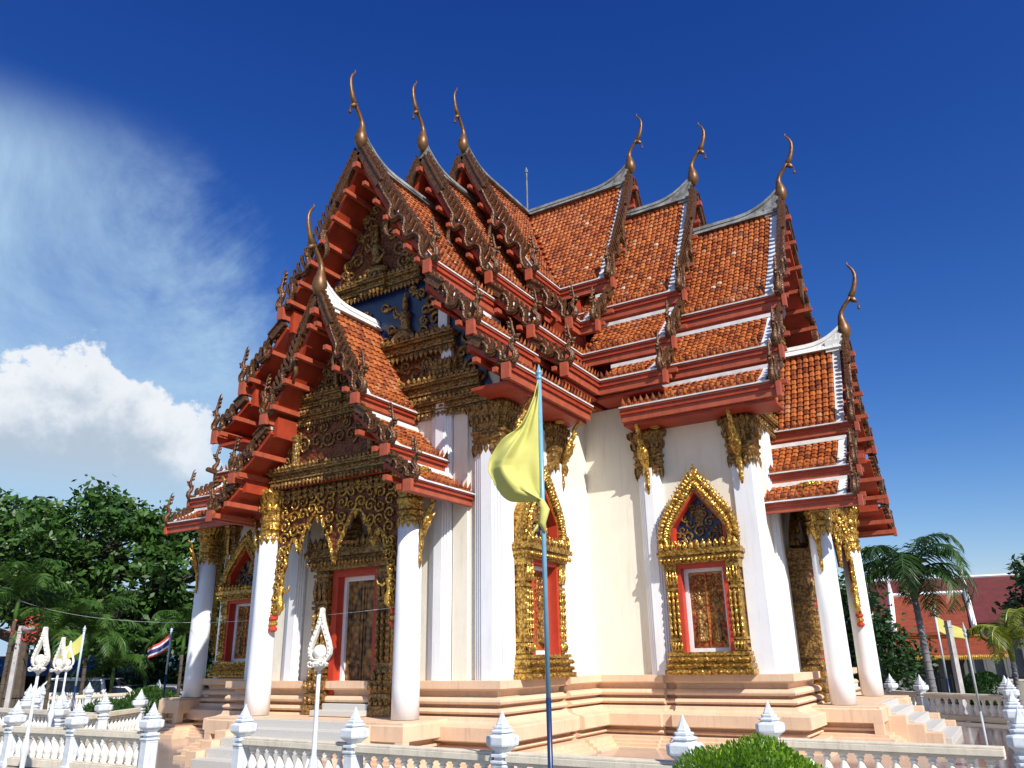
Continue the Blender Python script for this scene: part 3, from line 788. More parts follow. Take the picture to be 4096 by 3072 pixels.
def gable_panel():
    g = L+.02
    fn = lambda a, z, d: A(a, g+d, z)
    bg = MB()
    poly = [(-3.0,6.3),(3.0,6.3),(3.0,6.55)]
    for lv in (l1[1],): poly += [(lv[0]+.45, 8.0), (1.95, 8.85)]
    for t in (.8,.6,.4,.2,.04): u, z = slope_pt(l1[0], t); poly.append((u-.12, z-.18))
    poly += [(-p[0], p[1]) for p in poly[:1:-1]]
    bg.prism(poly, 0, .03, lambda p, q, d: fn(p, q, d))
    o = bg.build('gable_panel', M['blue'], temple); o['label'] = 'blue glass gable end with gilded carving'
    bk = MB()
    pl = [(-1.28,9.6),(1.28,9.6)]
    for t in (.72,.5,.3,.12): u, z = slope_pt(l1[0], t); pl.append((u-.2, z-.22))
    pl += [(-p[0], p[1]) for p in pl[:1:-1]]
    bk.prism(pl, .032, .045, lambda p, q, d: fn(p, q, d))
    bk.prism([(-2.5,6.9),(2.5,6.9),(2.15,7.64),(-2.15,7.64)], .032, .045, lambda p, q, d: fn(p, q, d))
    bk.build('carved_ground', M['screen'], o)
    c = MB()
    for z, x, k in ((9.32,1.25,.9),(7.62,2.15,1.0),(6.62,2.75,1.0),(6.28,3.0,.8)): band_cornice(c, fn, -x, x, z, .04, k)
    for sd in (1, -1):     # stepped break in the cornices
        band_cornice(c, fn, -.35, .35, 9.34, .12, .92); break
    c.build('cornice', M['golddk'], o)
    s = MB(); rnd = random.Random(3)
    for sd in (1, -1):
        for (x, z, r) in ((.85,10.25,.14),(.55,10.9,.12),(.15,11.0,.12),(.2,11.85,.08),(.95,10.0,.12),(.42,11.3,.12),(1.15,9.7,.1),(1.55,7.95,.12),(1.35,8.35,.1),(1.75,8.7,.12),(1.0,9.15,.1),(.35,7.2,.15),(.85,6.98,.12),(.9,7.42,.12),(1.42,6.98,.12),(1.45,7.42,.12),(1.95,6.98,.12),(2.3,7.45,.12),(2.75,7.2,.1),(.62,10.3,.2),(.36,10.75,.2),(.75,9.95,.17),(.3,11.15,.16),(.16,11.5,.12),(.95,9.75,.13),(1.62,8.35,.2),(1.5,8.75,.16),(1.25,9.0,.12),(1.72,8.05,.16),(2.1,7.2,.22),(1.7,7.2,.18),(2.5,7.1,.16),(1.15,7.2,.22),(.6,7.2,.22),(2.45,7.75,.15),(2.7,6.9,.12)):
            s.scroll((sd*x, z), r, 1.5, rnd.uniform(0, 6), sd*rnd.choice((1,-1)), lambda p, q, d: fn(p, q, d+.04), .045)
        for (x, z) in ((.25,8.9),(.45,8.35),(1.35,8.6),(1.3,8.15),(.3,8.1)):
            s.scroll((sd*x, z), .10, 1.1, 0, sd, lambda p, q, d: fn(p, q, d+.04), .03, spikes=False); s.leaf(fn(sd*(x-.05), z-.06, .06), fn(sd*(x+.28), z-.02, .06), .10, (0,-1,0), .06)
        x = sd*2.02; a, b = sorted((x-.0, x+sd*.2))
    s.build('scrollwork', M['golddk'], o)
    for sd in (1, -1):
        f = MB(); gfig(f, fn, sd*.88, 8.0, .72, sd); f.build('relief_figure', M['golddk'], o, smooth=True)
    f = MB()
    gfig(f, fn, 0, 9.80, .75, 1, False); f.tube([fn(-.35,9.85,.14), fn(0,9.80,.22), fn(.35,9.85,.14)], [.08,.13,.08], 7)
    f.tube([fn(.12,10.42,.2), fn(.32,10.2,.2), fn(.12,9.98,.24)], .045, 6)
    f.build('relief_figure', M['golddk'], o, smooth=True)
    for sd in (1, -1):
        for (x, z0, z1, w) in ((1.95,6.94,7.6,.12),(1.85,7.95,8.55,.11)):
            p = MB(); p.box(sd*x-w, sd*x+w, -(g+.13), -(g+.03), z0, z1); p.build('gable_pilaster', M['white'], o)
    return o
armparts.append(gable_panel())

# ---- porch: columns, screen, cornice
porchparts = [porch_roof]
def column(x, s, r=.225, z0=.84, z1=4.1, zt=5.02, ins=1):
    mb = MB(); mb.lathe([(r*1.03,0),(r*1.02,.5),(r*.99,1.6),(r*.93,z1-z0+.2)], 40, A(x, s, z0))
    o = mb.build('column', M['whitecol'], temple, smooth=True)
    cb = MB(); H = zt-z1
    prof = [(0,1.0),(.03,1.08),(.07,1.0),(.11,1.02),(.15,1.14),(.19,1.02),(.30,1.04),(.34,1.16),(.38,1.18),(.42,1.02),(.48,.98),(.56,1.15),(.60,1.28),(.63,1.06),(.80,1.28),(.90,1.55),(.96,1.62),(1.0,1.50)]
    cb.lathe([(r*.95*k, H*t) for t, k in prof], 36, A(x, s, z1), mod=lambda i, k, n: 1+(.06 if (k % 2 and prof[i][0] > .44) else 0))
    for k in range(12):
        a = 2*PI*k/12; ca, sa = math.cos(a), math.sin(a); bx_, by_, _ = A(x, s, 0)
        cb.leaf((bx_+ca*r*.99, by_+sa*r*.99, z1+.03), (bx_+ca*r*.97, by_+sa*r*.97, z1-.17), .11, (ca, sa, 0), .02)
        for t, kk in ((.60, 1.22), (.92, 1.5)): cb.leaf((bx_+ca*r*kk, by_+sa*r*kk, z1+H*t-.05), (bx_+ca*r*(kk+.05), by_+sa*r*(kk+.05), z1+H*t+.09), .10, (ca, sa, 0), .02)
    cb.build('capital', M['gold'], o)
    bb = MB(); c = A(x, s, 0)
    bracket(bb, (c[0]+ins*r, c[1]), (ins, 0), z1-.85, zt-.42, .42 if z1 < 4.3 else .50, .055)
    bb.build('eave_bracket', M['gold'], o, smooth=True)
    return o
for sd in (1, -1):
    porchparts.append(column(sd*1.76, 7.55, ins=sd))

def angel(mb, fn, x, z, k, face):
    """gilded half-figure with a curling tail"""
    T = lambda pts, rr, n=8: mb.tube([fn(x+face*a*k, z+b*k, d*k) for a, b, d in pts], [r*k for r in rr], n)
    T([(.10,-.62,0),(.05,-.5,.02),(-.06,-.38,.04),(-.02,-.22,.04),(.02,-.05,.03),(0,.12,.02),(-.02,.26,.02),(-.02,.32,.02)], [.015,.06,.10,.12,.085,.10,.12,.04])
    T([(-.02,.32,.02),(-.02,.40,.03),(-.02,.48,.03),(-.02,.55,.03),(-.02,.66,.03),(-.02,.80,.03)], [.04,.065,.07,.06,.03,.004])
    T([(.08,.22,.03),(.20,.10,.06),(.26,-.02,.1),(.14,-.12,.14)], [.042,.038,.032,.025], 6)
    T([(-.10,.22,.03),(-.22,.08,.06),(-.38,.14,.09),(-.44,.30,.1)], [.042,.038,.032,.02], 6)
    mb.scroll((x+face*.14*k, z-.36*k), .15*k, 1.5, 0, face, lambda p, q, d: fn(p, q, d), .03*k)
    for i in range(6): mb.leaf(fn(x+face*(.10)*k, z+(-.2+i*.1)*k, -.02), fn(x+face*(.26-.01*i)*k, z+(-.05+i*.12)*k, -.02), .09*k, Vector(fn(0,0,1))-Vector(fn(0,0,0)), .03)

def porch_screen(hx=1.53, s=7.55, z0=5.0, kz=1.0, zshift=0.0):
    fn = lambda a, z, d: A(a, s+d, z+zshift)
    half = [(hx,z0),(hx,2.55),(hx-.07,2.75),(hx-.12,3.2),(hx-.26,3.5),(hx-.24,3.8),(hx-.42,4.02),(hx-.52,3.98),(hx-.58,3.74),(hx-.64,4.0),(hx-.70,4.12),(hx-.92,4.42),(hx-1.13,4.38),(hx-1.25,4.15),(hx-1.36,3.95),(.07,3.72)]
    mb = MB()
    poly = half+[(0,3.5)]+[(-a, z) for a, z in half[::-1]]
    # body as horizontal strips so that the outline may be concave
    def strip(pl, d0, d1, m_):
        m_.prism(pl, d0, d1, lambda p, q, d: fn(p, q, d))
    segs = half+[(0,3.5)]
    for i in range(1, len(segs)-1):
        a, b = segs[i], segs[i+1]
        if a[0]-b[0] < .005: continue
        for sd in (1, -1):
            strip([(sd*a[0], a[1]), (sd*b[0], b[1]), (sd*b[0], z0), (sd*a[0], z0)], -.035, .02, mb)
    o = mb.build('porch_screen', M['screen'], temple); o['label'] = 'gilded pierced valance hanging between the porch columns'
    g = MB(); rnd = random.Random(11)
    for side_d in (0, ):
        for sd in (1, -1):
            g.tube([fn(sd*a, z, .03) for a, z in segs[1:]], .035, 5)
            for i in range(2, len(segs)-1):
                a, b = segs[i], segs[i+1]; c = ((a[0]+b[0])/2, (a[1]+b[1])/2)
                g.leaf(fn(sd*c[0], c[1]+.04, .03), fn(sd*(c[0]-.03), c[1]-.15, .03), .10, (0,-1,0), .04)
            for x in [.16+.235*i for i in range(6)]:
                lo = 3.5
                for i in range(len(segs)-1):
                    if segs[i+1][0] <= x <= segs[i][0]: lo = lerp(segs[i+1][1], segs[i][1], (x-segs[i+1][0])/max(1e-6, segs[i][0]-segs[i+1][0]))
                z = lo+.16
                while z < z0-.06:
                    g.scroll((sd*x, z), .12, 1.4, rnd.uniform(0, 6), rnd.choice((1,-1)), lambda p, q, d: fn(p, q, d+.03), .026); z += .25
            for i in range(10):
                z = 2.65+i*.125; g.scroll((sd*(hx-.05-.01*i), z), .07, 1.2, rnd.uniform(0, 6), sd, lambda p, q, d: fn(p, q, d+.03), .022)
    g.build('scrollwork', M['gold'], o)
    c = MB()
    band_cornice(c, fn, -hx-.20, hx+.20, z0+.05, -.25, 1.0); c.box(-hx-.2, hx+.2, -(s+.0), -(s-.30), z0+.0+zshift, z0+.36+zshift)
    for row in range(2): antefix_row(c, -hx, hx, z0-.01-.10*row, -.14, .06-.01*row, fn, .15, .14)
    c.build('cornice', M['golddk'], o)
    for sd in (1, -1):     # red lacquered ends of the hanging strips
        b = MB()
        for i, zz in enumerate((2.50,2.40,2.30)): 
            b.cur = i % 2; b.lathe([(.05,0),(.085,.03),(.085,.07),(.05,.10)], 10, fn(sd*(hx-.04), zz, .02))
        b.build('pendant', [M['red2'], M['goldsm']], o)
    for sd in (1, -1):
        f = MB(); angel(f, fn, sd*(hx-.18), 2.95, .62, sd); f.build('angel_figure', M['goldsm'], o, smooth=True)
    return o
porchparts.append(porch_screen())

def porch_gable():
    s = 7.74; fn = lambda a, z, d: A(a, s+d, z); bg = MB()
    poly = [(-1.8,5.1),(1.8,5.1),(1.15,5.85),(1.02,6.45)]
    for t in (.8,.6,.4,.2,.05): u, z = slope_pt(lp[0], t); poly.append((max(.02, u-.08), z-.13))
    poly += [(-p[0], p[1]) for p in poly[:1:-1]]
    bg.prism(poly, -.05, 0, lambda p, q, d: fn(p, q, d))
    o = bg.build('porch_gable', M['screen'], temple); o['label'] = 'gilded carved gable of the porch'
    c = MB(); band_cornice(c, fn, -1.6, 1.6, 5.08, -.02, .8); band_cornice(c, fn, -.95, .95, 6.50, -.02, .8); band_cornice(c, fn, -.25, .25, 6.52, .06, .8)
    band_cornice(c, fn, -1.05, 1.05, 6.25, -.03, .6)
    c.build('cornice', M['golddk'], o)
    g = MB(); rnd = random.Random(5)
    for sd in (1, -1):
        for (x, z, r) in ((.15,5.85,.15),(.45,5.85,.17),(.8,5.8,.16),(1.1,5.7,.12),(.3,6.1,.1),(.65,6.12,.1),(.95,6.05,.08),(1.25,5.5,.1),(.2,7.05,.12),(.42,6.95,.12),(.62,6.85,.09),(.18,7.4,.11),(.35,7.25,.09),(.1,7.75,.08),(.08,8.0,.06)):
            g.scroll((sd*x, z), r, 1.5, rnd.uniform(0, 6), sd*rnd.choice((1,-1)), lambda p, q, d: fn(p, q, d), .026)
        g.lathe([(.10,0),(.12,.04),(.08,.1),(.09,.5),(.14,.62),(.10,.66)], 12, fn(sd*.98, 5.36, .05))
    g.build('scrollwork', M['golddk'], o)
    f = MB(); gfig(f, fn, 0, 6.78, .42, 1, False); f.tube([fn(-.22,6.8,.06), fn(0,6.78,.1), fn(.22,6.8,.06)], [.05,.08,.05], 7)
    f.build('relief_figure', M['golddk'], o, smooth=True)
    return o
porchparts.append(porch_gable())

dwin = window(lambda a, z, d: (-5.30+a*.95, -(4.9+d), 1.45+(z-1.41)*.86)); dwin['label'] = 'shaded gilded window of the left wing'
# ---- copies of the wing round the crossing
cm = cmap()
for ang in (90, 180, -90):
    for p in armparts:
        c = copy_tree(p, temple, cm); c.rotation_euler = (0, 0, math.radians(ang))
for ang in (90, 180):
    for p in porchparts:
        c = copy_tree(p, temple, cm); c.rotation_euler = (0, 0, math.radians(ang))

# ---- wide porch of the wing on the left
RD = math.radians(-90)
def wide():
    out = []
    r = roof_tier(ldp, 7.60, [4.0, 3.2, 3.2], [False]*3, 9.78, M['lead'], 'side_porch_roof', 'wide tiled porch roof of the left wing, seen beyond the front porch', 9.70, k=.85, ridge_in=4.0, wall_s=6.9)
    out.append(r)
    n0 = len(PIL)
    for sd in (1, -1):
        out.append(column(sd*5.12, 6.78, r=.235, z0=1.0, z1=4.27, zt=5.12, ins=sd))
        out.append(pilaster(sd*4.72, -6.17, .22, .18, 1.40, 5.2, (sd,0), cap=(4.33,5.1), br=[(sd,0)], reach=.45))
    o = porch_screen(2.93, 9.3, 5.6, zshift=.55) if 0 else None
    return out
wideparts = wide()
for p in wideparts: p.rotation_euler = (0, 0, RD)
# a carved screen strip beside the wide porch column
def side_strip():
    mb = MB(); fn = lambda a, z, d: A(a, 6.78+d, z); rnd = random.Random(2)
    mb.box(-4.9, 4.9, -6.82, -6.76, 4.6, 5.2)
    for sd in (1, -1):
        mb.box(*sorted((sd*4.68, sd*4.88)), -6.81, -6.76, 2.3, 4.6)
        for i in range(17): mb.scroll((sd*(4.74+.05*(i % 2)), 2.35+i*.13), .10, 1.3, rnd.uniform(0,6), sd, lambda p, q, d: fn(p, q, d+.02), .03)
        mb.scroll((sd*4.55, 4.4), .25, 1.6, 0, sd, lambda p, q, d: fn(p, q, d), .05)
        angel(mb, fn, sd*4.62, 2.3, .6, sd)
    band_cornice(mb, fn, -4.9, 4.9, 4.85, .0, 1.0)
    o = mb.build('porch_screen', M['gold'], temple); o.rotation_euler = (0,0,RD)
side_strip()

# ---- walls
def outline(W_, L_, LD):
    """cross outline (x,y), counter-clockwise, with left wing longer"""
    return [(-W_,-L_),(W_,-L_),(W_,-W_),(L_,-W_),(L_,W_),(W_,W_),(W_,L_),(-W_,L_),(-W_,W_),(-LD,W_),(-LD,-W_),(-W_,-W_)]
wb = MB()
wb.box(-W, W, -L, L, 1.38, 6.95); wb.box(W+.0, L, -W, W, 1.38, 6.95); wb.box(-6.25, -W+.1, -4.9, 4.9, 1.38, 5.55)
# raised fields on the end walls beside the door
for (rot) in (0, 90, 180):
    c, s_ = math.cos(math.radians(rot)), math.sin(math.radians(rot))
    for sd in (1, -1):
        for (a0, a1) in ((1.05,1.56),(2.08,2.40)):
            x0, x1 = sorted((sd*a0, sd*a1)); ys = (-(L+.05), -(L-.02))
            pts = [(x*c-y*s_, x*s_+y*c) for x in (x0, x1) for y in ys]
            xs = [p[0] for p in pts]; yy = [p[1] for p in pts]; wb.box(min(xs), max(xs), min(yy), max(yy), 1.38, 6.2)
wo = wb.build('wall', M['wall'], temple); wo['label'] = 'smooth cream plaster wall'
ub = MB()   # upper walls hidden in the roofs, painted red
ub.box(-1.5, 1.5, -1.5, 1.5, 6.9, 10.5)
for a, b in ((1,0),(0,1)):
    e = 4.4
    if a: ub.box(-e, e, -1.9, 1.9, 6.9, 9.0)
    else: ub.box(-1.9, 1.9, -e, e, 6.9, 9.01)
ub.box(-3.6, 3.6, -3.6, 3.6, 6.94, 7.12)
ub.box(-2.95, 2.95, -2.95, 2.95, 7.1, 9.0)
ub.build('upper_wall', M['red'], temple)
for (x, y, z) in ((3.45,-3.42,6.93),(3.42,-4.9,6.29),(4.9,-3.42,6.29)): lb = MB(); lb.lathe([(.10,0),(.10,-.03),(.07,-.035),(.065,-.02)], 16, (x, y, z)); lb.build('soffit_light', M['goldsm'], temple)
# frieze board below eaves
rod = MB(); rod.tube([(0,0,14.8),(0,0,16.35)], .025, 6); rod.lathe([(.05,0),(.05,.04),(.01,.2)], 6, (0,0,16.3))
rod.build('lightning_rod', M['lead'], temple)

# ---- plinth
def inset_poly(o_, LD=6.60):
    w, l, ld, wd = 3.30+o_, 7.05+o_, LD+o_, 5.08+o_
    n = .10; a, b = 4.82-o_*.0, 4.60
    return [(-w,-l),(w,-l),(w,-a),(w-n,-a),(w-n,-b),(w,-b),(w,-w),(b,-w),(b,-w+n),(a,-w+n),(a,-w),(l,-w),(l,w),(a,w),(a,w-n),(b,w-n),(b,w),(w,w),(w,b),(w-n,b),(w-n,a),(w,a),(w,l),(-w,l),(-w,wd),(-ld,wd),(-ld,-wd),(-w,-wd)]
prof_up = [(0,1.412),(0,1.29),(-.03,1.265),(-.13,1.25),(-.15,1.20),(-.15,1.165),(-.05,1.15),(-.015,1.12),(-.005,1.09),(-.02,1.055),(-.14,1.03),(-.16,1.0),(-.05,.985),(.0,.965),(.02,.935),(.0,.905),(-.12,.88),(-.14,.845),(-.14,.70)]
prof_lo = [(.0,.86),(.02,.80),(.10,.765),(.24,.735),(.25,.72),(.25,.525),(.21,.505),(.05,.50),(.05,.45),(.14,.435),(.165,.41),(.14,.385),(.05,.375),(.06,.35),(.33,.345),(.33,.29),(.40,.285),(.40,.235),(.48,.23),(.48,.18),(.56,.175),(.56,.02)]
pb = MB()
def sweep(mb, prof, polyf, cap=True):
    vs = []; n = None
    for (o_, z) in prof:
        pl = polyf(o_); n = len(pl); vs += [(x, y, z) for x, y in pl]
    fs = []
    for i in range(len(prof)-1):
        for k in range(n): fs.append((i*n+k, i*n+(k+1) % n, (i+1)*n+(k+1) % n, (i+1)*n+k))
    if cap: fs.append(tuple(range(n)))
    mb.add(vs, fs)
sweep(pb, prof_up, inset_poly)
def lower(o_):
    return inset_poly(o_)
sweep(pb, prof_lo, lower)
# projecting piers on the moulded courses, either side of each window
for sgn in (1, -1):
    pass
def rotp(x, y, a):
    c, s_ = math.cos(a), math.sin(a); return x*c-y*s_, x*s_+y*c
# porch platform pedestals with lion-leg recess
def pedestal(mb, x0, x1, y0, y1, ztop):
    """rectangular stepped pedestal"""
    k = (ztop-.15)/.65
    prof = [(.0,ztop),(.0,ztop-.03),(.03,ztop-.045),(.03,ztop-.25*k),(-.02,ztop-.265*k),(-.14,ztop-.27*k),(-.14,ztop-.33*k),(-.07,ztop-.345*k),(-.07,ztop-.38*k),(-.14,ztop-.395*k),(-.14,ztop-.42*k),(.10,ztop-.43*k),(.10,ztop-.48*k),(.19,ztop-.485*k),(.19,ztop-.53*k),(.28,ztop-.535*k),(.28,ztop-.58*k),(.37,ztop-.585*k),(.37,.02)]
    vs = []
    for o_, z in prof: vs += [(x0-o_, y0-o_, z), (x1+o_, y0-o_, z), (x1+o_, y1+o_, z), (x0-o_, y1+o_, z)]
    fs = [(0,1,2,3)]
    for i in range(len(prof)-1):
        for q in range(4): fs.append((i*4+q, i*4+(q+1) % 4, (i+1)*4+(q+1) % 4, (i+1)*4+q))
    mb.add(vs, fs)
    # leg brackets at the corners of the recess
    z1, z0 = ztop-.24*k, ztop-.425*k
    for (cx, sx) in ((x0, 1), (x1, -1)):
        for yy, sy in ((y0, -1), (y1, 1)):
            a, b = sorted((cx-sx*.028, cx+sx*.13)); c_, d_ = sorted((yy+sy*.028, yy-sy*.13))
            mb.box(a, b, c_, d_, z0, z1)
def ped_rot(a, x0, x1, y0, y1, zt):
    ps = [rotp(x0, y0, a), rotp(x1, y1, a)]; xs = sorted(p[0] for p in ps); ys = sorted(p[1] for p in ps)
    pedestal(pb, xs[0], xs[1], ys[0], ys[1], zt)
for ang in (0, 90, 180):
    a = math.radians(ang)
    ped_rot(a, 1.36, 2.26, -8.22, -6.9, .832); ped_rot(a, -2.26, -1.36, -8.22, -6.9, .832)
    ps = [rotp(-1.5, -8.0, a), rotp(1.5, -6.9, a)]; xs = sorted(p[0] for p in ps); ys = sorted(p[1] for p in ps)
    pb.box(xs[0], xs[1], ys[0], ys[1], .03, .826)
a = math.radians(-90)
for sd in (1, -1): ped_rot(a, *sorted((sd*4.7, sd*5.62)), -7.28, -6.6, .99)
ps = [rotp(-4.8, -7.2, a), rotp(4.8, -6.5, a)]; xs = sorted(p[0] for p in ps); ys = sorted(p[1] for p in ps)
pb.box(xs[0], xs[1], ys[0], ys[1], .03, .97)
po = pb.build('plinth', M['peach'], temple, bevel=.008); po['label'] = 'moulded peach coloured stone plinth'
# stairs
for ang, hw, s0, ztop in ((0,1.34,8.0,.83),(90,1.34,8.0,.83),(180,1.34,8.0,.83),(-90,4.2,7.15,.96)):
    sb = MB(); a = math.radians(ang); n = 5
    for i in range(n):
        z = ztop-(i)*(ztop-.15)/n-.012*(i == 0); y1 = -(s0-.1); y0 = -(s0+.28*(i))-.10
        ps = [rotp(-hw, y0, a), rotp(hw, y1, a)]; xs = sorted(p[0] for p in ps); ys = sorted(p[1] for p in ps)
        sb.box(xs[0]+.002*i, xs[1]-.002*i, ys[0]+(.002*i if ang in (90,-90) else 0), ys[1]-(.002*i if ang in (90,-90) else 0), .04, z)
    if ang != -90:
        for sd in (1, -1):
            fb_ = MB()
            for i in range(1, n):
                z = ztop-i*(ztop-.15)/n+.10; p0 = rotp(sd*(hw+.002), -(s0+.28*i+.0), a); p1 = rotp(sd*(hw+.30), -(s0+.0), a)
                fb_.box(min(p0[0],p1[0])+.003*i, max(p0[0],p1[0])-.003*i, min(p0[1],p1[1])+.003*i, max(p0[1],p1[1])-.003*i, .03, z)
            fb_.build('stair_flank', M['peach'], temple, bevel=.01)
    # two more steps to the door sill
    if ang != -90:
        for i in range(2):
            ps = [rotp(-.56, -(L+.75-.3*i), a), rotp(.56, -(L+.02), a)]; xs = sorted(p[0] for p in ps); ys = sorted(p[1] for p in ps)
            sb.box(xs[0], xs[1], ys[0], ys[1], .835+.002*i, .93+.10*i)
    sb.build('stairs', M['stepg'], temple, bevel=.01)

# ------------------------------------------------------------------ ground
def sheet(name, mats, pts, z, sub=0):
    mb = MB(); mb.add([(x, y, z) for x, y in pts], [tuple(range(len(pts)))]); o = mb.build(name, mats); tag(o, kind='structure'); return o
sheet('ground', M['ground'], [(-900,-300),(900,-300),(900,1500),(-900,1500)], -.55)
gb = MB(); gb.box(-19.5, 10.75, -10.75, 14.0, -.54, .15); o = gb.build('terrace_floor', M['floor']); tag(o, kind='structure')
sheet('road', M['asph'], [(-62,-22),(-21,-22),(-21,60),(-62,60)], -.546)

# ------------------------------------------------------------------ balustrades
POSTP = [(.125,.0),(.125,.06),(.108,.07),(.106,.50),(.11,.51),(.11,.54),(.125,.545),(.125,.565),(.085,.575),(.085,.60),(.12,.61),(.12,.635),(.08,.645),(.08,.665),(.15,.725),(.155,.745),(.155,.815),(.145,.83),(.10,.845),(.09,.86),(.115,.87),(.115,.885),(.075,.90),(.085,.915),(.085,.93),(.055,.94),(.058,.955),(.05,.97),(.03,1.02),(.004,1.10)]
pm = MB(); pm.lathe([(r, z*.955) for r, z in POSTP], 8, square=.62)
post_o = pm.build('post', M['postw'])
bm = MB(); bm.lathe([(.058,0),(.058,.03),(.040,.04),(.058,.08),(.070,.115),(.066,.155),(.045,.21),(.030,.26),(.030,.275),(.044,.285),(.044,.30),(.030,.31),(.056,.33),(.056,.35)], 14)
bal_o = bm.build('baluster', M['balw'], smooth=True)
post_me, bal_me = post_o.data, bal_o.data
bpy.data.objects.remove(post_o); bpy.data.objects.remove(bal_o)
def balustrade(label, pts, z, skip=(), group=None, bstep=.185, ends=(True, True)):
    p0 = pts[0]; root = empty('balustrade', (p0[0], p0[1], z)); tag(root, label, 'balustrade', group)
    for i, (x, y) in enumerate(pts):
        if i == 0 and not ends[0] or i == len(pts)-1 and not ends[1]: continue
        o = bpy.data.objects.new('post', post_me); COL.objects.link(o); o.parent = root; o.location = (x-p0[0], y-p0[1], 0)
        d = Vector((pts[min(i+1, len(pts)-1)][0]-pts[max(i-1,0)][0], pts[min(i+1, len(pts)-1)][1]-pts[max(i-1,0)][1]))
        o.rotation_euler = (0, 0, math.atan2(d.y, d.x))
    rm = MB()
    for i in range(len(pts)-1):
        if i in skip: continue
        a = Vector((pts[i][0]-p0[0], pts[i][1]-p0[1], 0)); b = Vector((pts[i+1][0]-p0[0], pts[i+1][1]-p0[1], 0)); d = (b-a); ln = d.length; d.normalize(); n = Vector((-d.y, d.x, 0))
        for (w, z0, z1) in ((.085,.01,.13),(.06,.131,.15),(.075,.50,.53),(.095,.531,.60),(.08,.601,.625)):
            q = [a+d*.09-n*w, b-d*.09-n*w, b-d*.09+n*w, a+d*.09+n*w]
            rm.add([(p.x, p.y, z0) for p in q]+[(p.x, p.y, z1) for p in q], [(0,3,2,1),(4,5,6,7),(0,1,5,4),(1,2,6,5),(2,3,7,6),(3,0,4,7)])
        nb = int((ln-.3)/bstep)
        for k in range(nb):
            p = a+d*(.15+(ln-.3)*(k+.5)/nb)
            o = bpy.data.objects.new('baluster', bal_me); COL.objects.link(o); o.parent = root; o.location = (p.x, p.y, .15)
    rm.build('rail', M['railc'], root, bevel=.006)
    return root
G = 'white and cream balustrades round the temple terrace'
balustrade('long cream balustrade before the plinth, between the street lamp and the hedge', [(1.0,-10.2),(3.17,-10.3),(5.45,-10.4),(7.59,-10.45)], .15, group=G)
balustrade('short side balustrade behind the round hedge, joining the two front runs', [(7.62,-10.2),(7.72,-7.75)], .15, group=G, ends=(False, True))
balustrade('cream balustrade to the right of the round hedge, below the right hand steps', [(7.74,-7.78),(10.3,-7.9)], .15, group=G, ends=(False, False))
balustrade('balustrade with big pointed posts running back along the right edge of the terrace', [(10.42,-8.5),(10.32,-4.4),(10.2,2.5)], .15, group=G, skip=(0,))
balustrade('balustrade with pointed posts behind the right hand porch columns', [(6.2,7.2),(7.35,6.4),(8.2,5.2),(10.1,4.0)], .15, group=G)
balustrade('near left balustrade with white bottle balusters beside the terrace opening', [(-6.6,-10.35),(-4.78,-10.3),(-3.04,-10.22),(-1.08,-10.2)], .15, group=G)
balustrade('second left balustrade slanting back behind the near one', [(-5.9,-8.9),(-7.9,-5.75)], .15, group=G)
balustrade('middle left balustrade beside the dark clipped shrub', [(-12.6,-6.9),(-10.6,-7.0),(-8.66,-7.23),(-6.6,-7.5)], .15, group=G)
balustrade('farthest left balustrade in front of the parked cars', [(-19.0,-2.4),(-16.6,-3.6),(-14.3,-4.7),(-12.2,-5.9)], .15, group=G)
balustrade('far left balustrade closing the terrace beside the left porch pedestal', [(-18.6,-2.2),(-18.3,-.7),(-18.4,2.2)], .15, group=G)
